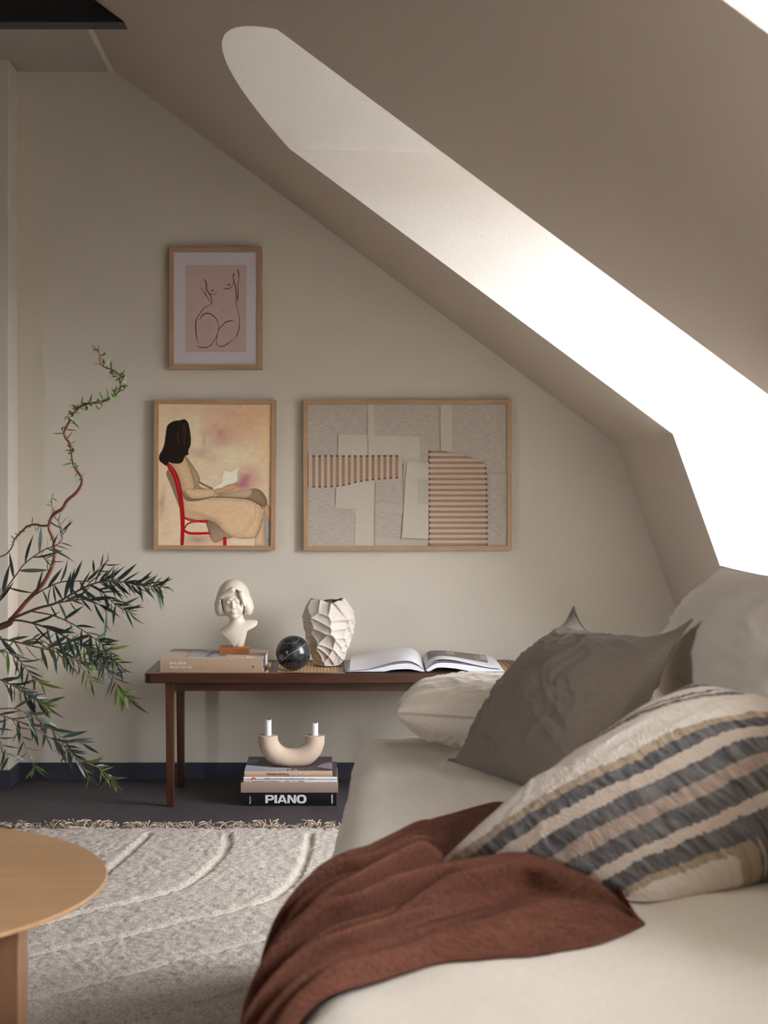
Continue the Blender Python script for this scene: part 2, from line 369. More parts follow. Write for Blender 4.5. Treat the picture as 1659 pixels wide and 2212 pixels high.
# ------------------------------------------------------------------ text
def text(s, size, mat_, parent, loc, rot, xs=1.0, bold=0.0, ext=.0003, align='LEFT', name='lettering', spacing=1.0, shear=0):
    cu = bpy.data.curves.new('txt', 'FONT'); cu.body = s; cu.size = size; cu.align_x = align; cu.align_y = 'BOTTOM_BASELINE'
    cu.offset = bold; cu.extrude = ext; cu.space_character = spacing; cu.resolution_u = 3; cu.shear = shear
    t = bpy.data.objects.new('txt', cu); COL.objects.link(t)
    dg = bpy.context.evaluated_depsgraph_get(); me = bpy.data.meshes.new_from_object(t.evaluated_get(dg))
    bpy.data.objects.remove(t); bpy.data.curves.remove(cu)
    me.materials.clear(); me.materials.append(mat_)
    for v in me.vertices: v.co.x *= xs
    return add(name, me, parent, loc, rot)
RF = (math.pi/2, 0, 0)   # faces the camera side (-Y)

# ================================================================== BENCH
BX0, BX1, BY0, BY1, BZ = -.552, .618, 4.53, 4.93, .408
bench = empty('bench', (.033, 4.73, 0))
tag(bench, 'long dark teak bench with woven cane seat panels against the back wall', 'bench')
def rrect(x0, x1, y0, y1, r, n=6):
    out = []
    for cx, cy, a0 in ((x1-r, y0+r, -90), (x1-r, y1-r, 0), (x0+r, y1-r, 90), (x0+r, y0+r, 180)):
        for k in range(n+1):
            a = math.radians(a0+90*k/n); out.append((cx+r*math.cos(a), cy+r*math.sin(a)))
    return out
def ring(outer, inner, z0, z1, top_in=0):
    n = len(outer); V = [(x, y, z1) for x, y in outer]+[(x, y, z1) for x, y in inner]+[(x, y, z0) for x, y in outer]+[(x, y, z0) for x, y in inner]
    Fc = []
    for k in range(n):
        j = (k+1) % n
        Fc += [(k, j, n+j, n+k), (2*n+k, 3*n+k, 3*n+j, 2*n+j), (k, 2*n+k, 2*n+j, j), (n+k, n+j, 3*n+j, 3*n+k)]
    return V, Fc
RW = .034
o2 = rrect(BX0, BX1, BY0, BY1, .028); i2 = rrect(BX0+RW, BX1-RW, BY0+RW, BY1-RW, .012)
V, Fc = ring(o2, i2, BZ-.030, BZ)
fr = MB().addm(V, Fc).build('seat_frame', M['teak'], bench, world=True, bevel=.003)
cx1, cx2 = -.164, .230
for c in (cx1, cx2):
    MB().box(c-.012, c+.012, BY0+RW, BY1-RW, BZ-.028, BZ-.0005).build('cross_rail', M['teak'], bench, world=True, bevel=.002)
xs = [BX0+RW, cx1-.012, cx1+.012, cx2-.012, cx2+.012, BX1-RW]
for k in range(3):
    x0, x1 = xs[2*k], xs[2*k+1]
    cp = MB().box(x0, x1, BY0+RW, BY1-RW, BZ-.010, BZ-.003).build('cane_panel', M['cane'], bench, world=True)
    o3 = rrect(x0+.002, x1-.002, BY0+RW+.002, BY1-RW-.002, .016); i3 = rrect(x0+.009, x1-.009, BY0+RW+.009, BY1-RW-.009, .012)
    V, Fc = ring(o3, i3, BZ-.006, BZ-.0005); MB().addm(V, Fc).build('cane_edging', M['cane'], cp, world=True)
def leg(x0, x1, y0, y1, sx):
    m = MB(); t = .004
    V = [(x0+t*(sx < 0), y0+.001, 0), (x1-t*(sx > 0), y0+.001, 0), (x1-t*(sx > 0), y1-.001, 0), (x0+t*(sx < 0), y1-.001, 0),
         (x0, y0, BZ-.03), (x1, y0, BZ-.03), (x1, y1, BZ-.03), (x0, y1, BZ-.03)]
    m.addm(V, [(3,2,1,0),(4,5,6,7),(0,1,5,4),(1,2,6,5),(2,3,7,6),(3,0,4,7)])
    m.build('leg', M['teakv'], bench, world=True, bevel=.0016)
LX = -.489
for (x0, x1) in ((LX, LX+.026), (.566-.026, .566)):
    for (y0, y1) in ((BY0+.022, BY0+.05), (BY1-.05, BY1-.022)):
        leg(x0, x1, y0, y1, -1 if x0 < 0 else 1)
def apron(y0, y1):
    # rail with small rounded haunches into the legs
    a, b = LX+.026, .566-.026; zt = BZ-.03; zb = .352; r = .008
    pts = [(a, zt), (a, zb-r)]
    pts += [(a+r-r*math.cos(t), zb-r+r*math.sin(t)) for t in (0.5, 1.0, 1.5708)]
    pts += [(b-r+r*math.cos(t), zb-r+r*math.sin(t)) for t in (1.5708, 1.0, 0.5)] + [(b, zb-r), (b, zt)]
    n = len(pts); V = [(x, y0, z) for x, z in pts]+[(x, y1, z) for x, z in pts]
    Fc = [tuple(range(n)), tuple(range(n, 2*n))[::-1]]+[(k, n+k, n+(k+1) % n, (k+1) % n) for k in range(n)]
    obj('apron', V, Fc, M['teak'], bench, world=True, recalc=True)
apron(BY0+.026, BY0+.044); apron(BY1-.044, BY1-.026)
for a in (LX+.004, .566-.022): MB().box(a, a+.018, BY0+.05, BY1-.05, .352, BZ-.03).build('apron', M['teak'], bench, world=True)

# ================================================================== BOOKS
def hardcover(name, L_, D_, T_, cov, loc, rz, label, cat='book', group=None, cth=.003, spine=True, pages='pages', parts=True):
    """spine faces -Y (local), L_ along x, D_ along y"""
    b = empty(name, loc, rz); tag(b, label, cat, group)
    m = MB(); h = L_/2
    m.box(-h, h, 0, D_, 0, cth).box(-h, h, 0, D_, T_-cth, T_)
    # slightly rounded spine
    n = 6; V = []; 
    for k in range(n+1):
        z = T_*k/n; y = -.0015*math.sin(math.pi*k/n); V += [(-h, y, z), (h, y, z), (-h, cth, z), (h, cth, z)]
    Fc = []
    for k in range(n):
        a = 4*k; c = a+4; Fc += [(a, a+1, c+1, c), (a+3, a+2, c+2, c+3), (a+2, a, c, c+2), (a+1, a+3, c+3, c+1)]
    m.addm(V, Fc); m.build('cover', cov, b, bevel=0)
    MB().box(-h+.004, h-.004, cth, D_-.005, cth, T_-cth).build('page_block', M[pages], b)
    return b
B1T = .0435
bk = hardcover('book', .312, .285, B1T, M['tan_cloth'], (-.349, 4.557, BZ), math.radians(-1.6), 'thick tan cloth book lying on the left end of the bench, under the bust')
text('JENS ASSUR', .0098, M['tan_text'], bk, (-.127, -.0018, .0245), RF, xs=.98, name='spine_text', bold=.0)
text('PRIVAT NATUR', .0098, M['tan_text'], bk, (-.127, -.0018, .0125), RF, xs=.98, name='spine_text')
text('z.', .012, M['blackink'], bk, (.124, -.0018, .016), RF, name='publisher_mark', bold=.0003)
ph = MB().box(-.082, .040, .030, .235, B1T, B1T+.0006).build('cover_photo', M['covergrey'], bk)
MB().addm([(-.025, .03, B1T+.0007), (-.010, .03, B1T+.0007), (.0, .235, B1T+.0007), (-.022, .235, B1T+.0007)], [(0, 1, 2, 3)]).addm(
    [(.018, .06, B1T+.0007), (.024, .06, B1T+.0007), (.036, .235, B1T+.0007), (.0, .235, B1T+.0007), (-.0, .16, B1T+.0007), (.02, .15, B1T+.0007)], [(0, 1, 2, 3, 4, 5)]).build('photo_figure', M['covergrey2'], ph)
for k, yy in enumerate((.035, .022, .009)): text(['ABRI', 'ALVA', 'NATUR'][0] if 0 else 'iii iii', .010, M['tan_text'], bk, (.105, yy, B1T+.0003), (0, 0, 0), name='cover_text', bold=.0002)
# stack on the floor
z = 0
s_lab = 'books stacked on the floor under the bench'
pb = hardcover('book', .284, .255, .0410, M['bookblack'], (-.1115, 4.572, 0), 0, 'thick glossy black book titled PIANO at the bottom of the floor stack', group=s_lab)
def letter(loops, x, w_, h_, name='letter'):
    # heavy grotesque capitals drawn as outlines, unit square scaled to w x h
    cu = bpy.data.curves.new('l', 'CURVE'); cu.dimensions = '2D'; cu.fill_mode = 'BOTH'; cu.extrude = .0004
    for lp in loops:
        sp0 = cu.splines.new('POLY'); sp0.points.add(len(lp)-1); sp0.use_cyclic_u = True
        for k, (a, b) in enumerate(lp): sp0.points[k].co = (a*w_, b*h_, 0, 1)
    t = bpy.data.objects.new('l', cu); COL.objects.link(t); me = bpy.data.meshes.new_from_object(t.evaluated_get(bpy.context.evaluated_depsgraph_get()))
    bpy.data.objects.remove(t); bpy.data.curves.remove(cu); me.materials.clear(); me.materials.append(M['lettersilver'])
    return add(name, me, pb, (x, -.0022, .0085), RF)
def arc(cx, cy, rx, ry, a0, a1, n=14): return [(cx+rx*math.cos(math.radians(a0+(a1-a0)*k/n)), cy+ry*math.sin(math.radians(a0+(a1-a0)*k/n))) for k in range(n+1)]
def sell(cx, cy, rx, ry, n=36, e=.82): return [(cx+rx*math.copysign(abs(math.cos(t))**e, math.cos(t)), cy+ry*math.copysign(abs(math.sin(t))**e, math.sin(t))) for t in [2*math.pi*k/n for k in range(n)]]
LH = .0250
letter([[(0, 0), (.30, 0), (.30, .33)]+arc(.68, .665, .32, .335, -90, 90)+[(0, 1)], [(.30, .54)]+arc(.62, .665, .10, .125, -90, 90)+[(.30, .79)]], -.0745, .0265, LH)
letter([[(0, 0), (1, 0), (1, 1), (0, 1)]], -.0468, .0080, LH)
letter([[(0, 0), (.25, 0), (.31, .17), (.69, .17), (.75, 0), (1, 0), (.66, 1), (.34, 1)], [(.375, .37), (.5, .76), (.625, .37)]], -.0380, .0300, LH)
letter([[(0, 0), (.27, 0), (.27, .62), (.68, 0), (1, 0), (1, 1), (.73, 1), (.73, .38), (.32, 1), (0, 1)]], -.0070, .0260, LH)
letter([sell(.5, .5, .5, .53), sell(.5, .5, .23, .31)], .0205, .0305, LH)
text('TASCHEN', .0062, M['lettersilver'], pb, (.131, -.0022, .007), (math.pi/2, -math.pi/2, 0), xs=1.0, name='publisher_name', bold=.0003)
text('Philip Jodidio', .0066, M['lettersilver'], pb, (-.119, -.0022, .006), (math.pi/2, -math.pi/2, 0), xs=.68, name='author_name')
b2 = hardcover('book', .296, .262, .0305, M['bookbrown'], (-.1125, 4.568, .041), 0, 'plain taupe brown book second from the bottom of the floor stack', group=s_lab)
MB().box(.148, .1485, .02, .255, .004, .027).build('cover_edge', M['mauve'], b2)
b3 = hardcover('magazine', .2845, .272, .0086, M['bookwhite'], (-.1095, 4.570, .0715), 0, 'thin white magazine lying directly on the brown book in the floor stack', 'magazine', group=s_lab, cth=.001)
b4 = hardcover('magazine', .2845, .272, .0086, M['bookwhite'], (-.1095, 4.568, .0801), 0, 'thin white magazine with a small red logo on its spine, below the beige book', 'magazine', group=s_lab, cth=.001)
MB().box(-.142, .142, .003, .270, .0087, .0091).build('cover_photo', M['darkcover'], b4)
MB().addm([(-.119, -.0017, .0012), (-.105, -.0017, .0012), (-.105, -.0017, .0056), (-.109, -.0017, .0056), (-.1095, -.0017, .0078), (-.114, -.0017, .0078), (-.115, -.0017, .006), (-.119, -.0017, .006)], [tuple(range(8))]).build('logo', M['red'], b4)
MB().addm([(-.1155, -.002, .0012), (-.108, -.002, .0012), (-.108, -.002, .0035), (-.1155, -.002, .0035)], [(0, 1, 2, 3)]).build('logo_panel', M['bookwhite'], b4)
def tiny(b, items, z, size=.0036):
    for x, s_, m_ in items: text(s_, size, M[m_], b, (x, -.0018, z), RF, xs=1.15, name='spine_text')
tiny(b4, [(-.080, 'MODERNA', 'textgrey'), (-.054, 'NR 2021', 'pinkink'), (-.036, 'KONST & FORM', 'pinkink'), (-.004, 'ARKITEKTUR & INTERIÖR', 'printlight'), (.055, 'MAGASIN', 'printlight')], .0028)
tiny(b3, [(-.138, 'RUM 20', 'red'), (-.118, 'ARKITEKTUR DESIGN', 'textgrey'), (-.073, 'NR 7 INTERIÖRBILAGA', 'textgrey'), (-.018, 'MÖBLER', 'textgrey'), (.006, 'RUM', 'textgrey'), (.024, 'KLIMATET', 'textgrey')], .0028)
b5 = hardcover('book', .268, .255, .0180, M['bookbeige'], (-.1155, 4.568, .0892), 0, 'beige spined book on top of the floor stack, under the candle holder', group=s_lab)
text('Konstens Göteborg', .0098, M['textgrey'], b5, (-.064, -.0018, .0058), RF, xs=.82, name='spine_text', bold=.0001)
text('Nedslag i fyra sekel', .0098, M['paper'], b5, (.002, -.0018, .0058), RF, xs=.80, name='spine_text')
cp = MB().box(-.134, .134, .001, .2545, .0180, .0186).build('cover_picture', M['darkcover'], b5)
zt = .0188
def flat(pts, z): return [(x, y, z) for x, y in pts]
MB().addm(flat([(-.134, .001), (.0, .001), (-.004, .045), (-.06, .058), (-.134, .10)], zt), [(0, 1, 2, 3, 4)]).build('picture_patch', M['bluecover'], cp)
for _p in ([(.012, .001), (.030, .001), (.022, .04)], [(-.004, .001), (.008, .001), (.008, .04), (-.004, .045)], [(.134, .02), (.134, .15), (.11, .14), (.085, .07)], [(-.134, .12), (-.10, .13), (-.10, .20), (-.134, .19)]):
    MB().addm(flat(_p, zt), [tuple(range(len(_p)))]).build('picture_patch', M['mauve'], cp)
MB().addm(flat([(.034, .001), (.12, .001), (.13, .018), (.085, .065), (.045, .05)], zt), [(0, 1, 2, 3, 4)]).build('picture_patch', M['navyc'], cp)
# ------------------------------------------------------------------ candle holder
CZ = .1078
ch = empty('candle_holder', (-.1085, 4.665, CZ)); tag(ch, 'U-shaped sand coloured ceramic candle holder standing on the floor book stack', 'candle holder')
R_, r_ = .0725, .0300; zc = .093; NA, NR = 40, 28; V = []; Fc = []
for i in range(NA+1):
    a = math.pi*(i/NA)+math.pi    # pi..2pi lower half
    for k in range(NR):
        b = 2*math.pi*k/NR; q = r_*(1+.06*math.sin(a)**2)
        x = (R_+q*math.cos(b))*math.cos(a)*(1+.0*abs(math.sin(a))); z = (R_+q*math.cos(b))*math.sin(a); y = q*math.sin(b)
        sq = abs(math.sin(a)*math.cos(a))*.11; x *= 1+sq; z *= 1+sq*.5
        V.append((x, y, max(z+zc, .0)))
for i in range(NA):
    for k in range(NR):
        j = (k+1) % NR; Fc.append((i*NR+k, i*NR+j, (i+1)*NR+j, (i+1)*NR+k))
Fc.append(tuple(range(NR))); Fc.append(tuple(NA*NR+k for k in range(NR))[::-1])
obj('holder_body', V, Fc, M['clay'], ch, smooth=True, recalc=True, angle=50)
def candle(x, h, lab):
    c = empty('candle', (ch.location.x+x, 4.665, CZ+zc-.001)); tag(c, lab, 'candle', 'candle stubs in the ceramic holder')
    m = MB(); r = .0105; n = 16; V = []; hs = [0, h*.5, h-.003, h]
    for q, zz in enumerate(hs):
        for k in range(n):
            a = 2*math.pi*k/n; rr = r*(1 if q < 3 else .86)*(1+.02*math.sin(3*a)); V.append((rr*math.cos(a), rr*math.sin(a), zz+(.0012*math.sin(2*a+1) if q > 1 else 0)))
    b0 = len(V); V += [(0, 0, h-.003)]
    Fc = [(q*n+k, q*n+(k+1) % n, (q+1)*n+(k+1) % n, (q+1)*n+k) for q in range(3) for k in range(n)]+[(3*n+k, 3*n+(k+1) % n, b0) for k in range(n)]
    obj('wax_body', V, Fc, M['wax'], c, smooth=True, angle=50)
    MB().tube([(0, 0, h-.003), (.0006, 0, h+.001), (.002, 0, h+.003)], .0007, 5).build('wick', M['wick'], c)
candle(-.0725*1.0, .050, 'taller white candle stub in the left arm of the U-shaped holder')
candle(.0725*1.0, .040, 'shorter white candle stub in the right arm of the U-shaped holder')

# ================================================================== MARBLE SPHERE
sp_ = empty('marble_sphere', (-.102, 4.625, BZ-.001)); tag(sp_, 'polished black marble ball with white veins resting on the cane bench', 'ball')
bm = bmesh.new(); bmesh.ops.create_uvsphere(bm, u_segments=64, v_segments=32, radius=.0538); me = bpy.data.meshes.new('sphere'); bm.to_mesh(me); bm.free()
me.materials.append(M['marble']); me.polygons.foreach_set('use_smooth', np.ones(len(me.polygons), dtype=bool))
sb = add('ball', me, sp_, (0, 0, .0538))
def vein(pts, w):
    # pts in the front view of the ball (unit disc), front side
    out = []
    path = []
    for p in crom([(a, b, 0) for a, b in pts], 8):
        x, z = p.x, p.y; x += .012*math.sin(p.x*37+p.y*11); z += .012*math.sin(p.x*23+p.y*31)
        y = -math.sqrt(max(0.0, 1-x*x-z*z)); path.append(Vector((x, y, z)).normalized()*.0536)
    MB().tube(path, w, 5).build('vein', M['vein'], sb)
vein([(-.78, -.42), (-.5, -.28), (-.28, -.05), (0, .12), (.2, .22), (.45, .38), (.72, .55)], .00055)
vein([(-.85, .42), (-.5, .60), (-.1, .62), (.2, .70), (.35, .85)], .00035)
vein([(-.62, -.66), (-.40, -.72), (-.22, -.60), (-.25, -.45)], .0003)
vein([(.2, .22), (.42, .62), (.3, .85)], .0002)

# ================================================================== VASE with scooped facets
va = empty('textured_vase', (.007, 4.775, BZ)); tag(va, 'off-white ceramic vase covered in scooped overlapping facets, on the bench', 'vase')
H = .207
prof = [(.0, .044), (.02, .046), (.1, .051), (.25, .0605), (.42, .0705), (.58, .0785), (.72, .0815), (.82, .079), (.9, .0705), (.96, .058), (1.0, .047)]
pt = np.array([p[0] for p in prof]); pr = np.array([p[1] for p in prof])
NT, NZ = 260, 220
th = np.linspace(0, 2*math.pi, NT, endpoint=False); zz = np.linspace(0, 1, NZ)
rng = np.random.RandomState(11); seeds = []
rows = 8
for r in range(rows):
    zc_ = .03+.95*((r+.25)/rows)**1.12; n_ = [12, 11, 10, 9, 9, 8, 8, 9][r]; ph_ = rng.uniform(0, 6)
    for k in range(n_):
        seeds.append(((k+rng.uniform(-.36, .36))*2*math.pi/n_+ph_, zc_+rng.uniform(-.028, .028), rng.uniform(-1, 1), rng.uniform(.7, 1.3)))
S = np.array(seeds)
TH, ZZ = np.meshgrid(th, zz)
RR = np.interp(ZZ, pt, pr)
k3 = np.array([1, 2, 4, 2, 1])/10.
dmin = np.full(TH.shape, 9.); d2 = np.full(TH.shape, 9.); win = np.zeros(TH.shape, int)
for i, (a, zc_, q, sc_) in enumerate(S):
    dx = ((TH-a+math.pi) % (2*math.pi)-math.pi)*.072; dz = (ZZ-zc_)*H
    dxr = dx+.35*dz; dzr = dz
    wx = .07*vn(TH*3, ZZ*9, 3)
    d = np.sqrt((dxr*1.05)**2+(dzr*1.0)**2)*(1+wx)
    up = d < dmin; d2 = np.where(up, dmin, np.minimum(d2, d)); win = np.where(up, i, win); dmin = np.where(up, d, dmin)
edge = (d2-dmin)
sx = ((TH-S[win, 0]+math.pi) % (2*math.pi)-math.pi)*.072; sz = (ZZ-S[win, 1])*H
disp = -.0050+.0052*np.exp(-edge/.0030)+(.20*(-sz)-.16*sx)*sstep(0, .003, edge)*.5 + 16*(sx**2+sz**2)*.55
for _ in range(2):
    disp = .25*(np.roll(disp, 1, 1)+np.roll(disp, -1, 1))+.5*disp; disp[1:-1] = .25*(disp[:-2]+disp[2:])+.5*disp[1:-1]
disp = disp*np.clip(ZZ/.03, .3, 1)
Rf = RR+disp
zr = ZZ*H+.004*sstep(.93, 1, ZZ)*(np.sin(TH*2+1)+.6*np.sin(TH*5))
V = np.stack([Rf*np.cos(TH), Rf*np.sin(TH), zr], -1).reshape(-1, 3)
i, j = np.meshgrid(np.arange(NZ-1), np.arange(NT), indexing='ij'); j2 = (j+1) % NT
Fq = np.stack([i*NT+j, i*NT+j2, (i+1)*NT+j2, (i+1)*NT+j], -1).reshape(-1, 4)
obj('vase_body', V, Fq, M['ceramic'], va, smooth=True)
V = []; n = 52
rim = [(Rf[-1, k*5], zr[-1, k*5]) for k in range(n)]
for q, (f, dz) in enumerate(((1, 0), (.90, .0), (.84, -.012), (.95, -.05), (.9, -.09))):
    for k in range(n):
        a = th[k*5]; V.append((rim[k][0]*f*math.cos(a), rim[k][0]*f*math.sin(a), rim[k][1]+dz))
Fc = [(q*n+k, q*n+(k+1) % n, (q+1)*n+(k+1) % n, (q+1)*n+k) for q in range(4) for k in range(n)]+[tuple(4*n+k for k in range(n))]
obj('vase_inside', V, Fc, [M['ceramic'], M['ceramic_in']], va, smooth=True, idx=[0]*n+[1]*(3*n+1))

# ================================================================== BUST (signed distance field + surface nets)
def sdf_mesh(f, lo, hi, h):
    xs_, ys_, zs_ = [np.arange(a, b, h) for a, b in zip(lo, hi)]
    X, Y, Z = np.meshgrid(xs_, ys_, zs_, indexing='ij'); D = f(X, Y, Z); s = D < 0
    nx, ny, nz = D.shape
    c = s[:-1, :-1, :-1].astype(int)
    for a in (0, 1):
        for b in (0, 1):
            for g in (0, 1):
                if a+b+g: c = c+s[a:nx-1+a, b:ny-1+b, g:nz-1+g]
    act = (c > 0) & (c < 8); idx = -np.ones(act.shape, int); idx[act] = np.arange(act.sum())
    acc = np.zeros((act.sum(), 3)); cnt = np.zeros(act.sum()); I = np.argwhere(act)
    offs = [(a, b, g) for a in (0, 1) for b in (0, 1) for g in (0, 1)]
    for p in offs:
        for ax in range(3):
            if p[ax] == 0:
                q = list(p); q[ax] = 1
                dp = D[I[:, 0]+p[0], I[:, 1]+p[1], I[:, 2]+p[2]]; dq = D[I[:, 0]+q[0], I[:, 1]+q[1], I[:, 2]+q[2]]
                m = (dp < 0) != (dq < 0); t = np.where(m, dp/(dp-dq+1e-12), 0)
                pos = np.tile(np.array(p, float), (len(I), 1)); pos[:, ax] = t
                acc[m] += pos[m]; cnt[m] += 1
    V = (I+acc/cnt[:, None])*h+np.array(lo)
    Fs = []
    for ax in range(3):
        u, v = (ax+1) % 3, (ax+2) % 3
        sl0 = [slice(None)]*3; sl1 = [slice(None)]*3; sl0[ax] = slice(0, -1); sl1[ax] = slice(1, None)
        a = s[tuple(sl0)]; b = s[tuple(sl1)]; E = np.argwhere(a != b)
        E = E[(E[:, u] > 0) & (E[:, v] > 0) & (E[:, u] < D.shape[u]-1) & (E[:, v] < D.shape[v]-1)]
        def g(du, dv):
            q = E.copy(); q[:, u] -= du; q[:, v] -= dv; return idx[q[:, 0], q[:, 1], q[:, 2]]
        quad = np.stack([g(1, 1), g(0, 1), g(0, 0), g(1, 0)], 1)
        fl = ~a[E[:, 0], E[:, 1], E[:, 2]]; quad[fl] = quad[fl][:, ::-1]; Fs.append(quad)
    return V, np.concatenate(Fs)
def smin(a, b, k): hh = np.clip(.5+.5*(b-a)/k, 0, 1); return b*(1-hh)+a*hh-k*hh*(1-hh)
def smax(a, b, k): return -smin(-a, -b, k)
def ell(X, Y, Z, c, r):
    x, y, z = (X-c[0])/r[0], (Y-c[1])/r[1], (Z-c[2])/r[2]; k0 = np.sqrt(x*x+y*y+z*z)+1e-9
    k1 = np.sqrt((x/r[0])**2+(y/r[1])**2+(z/r[2])**2)+1e-9; return k0*(k0-1)/k1
def cap(X, Y, Z, a, b, ra, rb):
    a = np.array(a, float); b = np.array(b, float); d = b-a; L2 = d@d
    t = np.clip(((X-a[0])*d[0]+(Y-a[1])*d[1]+(Z-a[2])*d[2])/L2, 0, 1)
    return np.sqrt((X-a[0]-t*d[0])**2+(Y-a[1]-t*d[1])**2+(Z-a[2]-t*d[2])**2)-(ra+(rb-ra)*t)
def poly2(X, Z, pts):
    d = np.full(X.shape, 1e9); ins = np.zeros(X.shape, bool); n = len(pts)
    for i in range(n):
        a = pts[i]; b = pts[(i+1) % n]; ex, ez = b[0]-a[0], b[1]-a[1]; wx, wz = X-a[0], Z-a[1]
        t = np.clip((wx*ex+wz*ez)/(ex*ex+ez*ez), 0, 1); d = np.minimum(d, (wx-ex*t)**2+(wz-ez*t)**2)
        c = ((a[1] <= Z) != (b[1] <= Z)) & (X < (b[0]-a[0])*(Z-a[1])/((b[1]-a[1])+1e-12)+a[0]); ins ^= c
    return np.sqrt(d)*np.where(ins, -1, 1)
def bust(X, Y, Z):
    # head, tilted very slightly
    d = ell(X, Y, Z, (-.003, .004, .143), (.037, .042, .044))
    d = smin(d, ell(X, Y, Z, (-.002, -.010, .113), (.0265, .026, .024)), .014)
    d = smin(d, ell(X, Y, Z, (.0005, -.026, .098), (.009, .009, .007)), .010)      # chin
    for s in (-1, 1):
        d = smin(d, ell(X, Y, Z, (-.002+s*.018, -.022, .122), (.011, .012, .012)), .010)     # cheeks
        d = smax(d, -ell(X, Y, Z, (-.003+s*.0155, -.046, .1425), (.0105, .0100, .0062)), .005)  # sockets
        d = smin(d, ell(X, Y, Z, (-.003+s*.0150, -.0325, .1415), (.0072, .0062, .0042)), .002)  # eyeballs/lids
        d = smin(d, cap(X, Y, Z, (-.003+s*.008, -.0385, .1495), (-.003+s*.023, -.0325, .1485), .0028, .002), .004)  # brow
    d = smin(d, cap(X, Y, Z, (-.003, -.037, .148), (-.0015, -.0445, .1265), .0030, .0040), .0045)   # nose
    for s in (-1, 1): d = smin(d, ell(X, Y, Z, (-.0015+s*.0042, -.0405, .1250), (.0030, .0035, .0026)), .002)
    d = smin(d, ell(X, Y, Z, (-.0005, -.0355, .1125), (.0085, .0055, .0060)), .006)
    d = smin(d, ell(X, Y, Z, (-.0003, -.0405, .1128), (.0078, .0030, .0019)), .0015)
    d = smin(d, ell(X, Y, Z, (-.0003, -.0400, .1085), (.0062, .0032, .0021)), .0015)
    d = smax(d, -cap(X, Y, Z, (-.009, -.0405, .1106), (.0085, -.0405, .1108), .0007, .0007), .001)
    # neck, chest
    d = smin(d, cap(X, Y, Z, (.004, .010, .115), (.008, .010, .060), .0215, .0225), .010)
    ca, sa = math.cos(-.28), math.sin(-.28)
    Xr = (X-.013)*ca-(Z-.052)*sa; Zr = (X-.013)*sa+(Z-.052)*ca
    ch_ = ell(Xr, Y-.014, Zr, (-.002, 0, -.004), (.080, .036, .030))
    ch_ = smin(ch_, ell(X, Y, Z, (.006, .004, .030), (.036, .024, .050)), .012)
    v = poly2(X, Z, [(-.046, .054), (-.040, .042), (-.028, .029), (-.001, .0), (.010, .016), (.023, .034), (.041, .051), (.064, .063), (.071, .070), (.071, .078), (.05, .11), (0, .2), (-.04, .12)])
    ch_ = smax(ch_, v-.0005, .003)
    ch_ = smax(ch_, Y-.030, .004)
    d = smin(d, ch_, .012)
    stem = cap(X, Y, Z, (.0125, .016, -.004), (.018, .018, .06), .0145, .024)
    d = smin(d, stem, .003)
    # hair
    h = ell(X, Y, Z, (-.004, .010, .152), (.052, .050, .060))
    h = smin(h, ell(X, Y, Z, (-.044, .006, .122), (.0185, .030, .030)), .016)
    h = smin(h, ell(X, Y, Z, (.042, .008, .1235), (.0185, .028, .027)), .016)
    strand = .0005*np.sin(X*240+20*np.sin(Z*30+1))*np.clip((.19-Z)/.03, 0, 1)
    h = h+strand
    face = poly2(X, Z, [(.004, .1825), (-.010, .1775), (-.024, .1735), (-.037, .164), (-.0415, .150), (-.0395, .133), (-.034, .115), (-.024, .095), (-.02, .06), (.03, .06), (.031, .098), (.0335, .118), (.0345, .1275), (.030, .130), (.0255, .144), (.0245, .160), (.019, .173), (.010, .1805)])
    cut = smax(face, Y-.004, .006)
    h = smax(h, -cut, .0035)
    h = smax(h, -(Z-.0955), .006)
    # swept fringe over the left brow and the lock on the right
    h = smin(h, cap(X, Y, Z, (-.004, -.0345, .180), (-.038, -.022, .158), .0085, .0075), .004)
    h = smin(h, cap(X, Y, Z, (.022, -.034, .168), (.0335, -.0345, .132), .0085, .0035), .004)
    h = smin(h, ell(X, Y, Z, (.0365, -.010, .121), (.006, .009, .007)), .002)
    d = smin(d, h, .0022)
    d = smax(d, -Z, .0005)
    return d
bu_ = empty('bust', (-.2885, 4.705, BZ+B1T+.0207)); tag(bu_, 'ivory bust of a girl with bobbed hair on an orange wooden plinth', 'bust')
bu_.location.z = BZ+B1T
Vb, Fb = sdf_mesh(bust, (-.072, -.056, -.004), (.082, .070, .222), .0014)
Vb = Vb+np.array([0, 0, .0205])
obj('sculpture', Vb, Fb, M['ivory'], bu_, smooth=True)
MB().box(-.0465, .0465, -.033, .052, 0, .0208).build('plinth', M['base_wood'], bu_, bevel=.002)

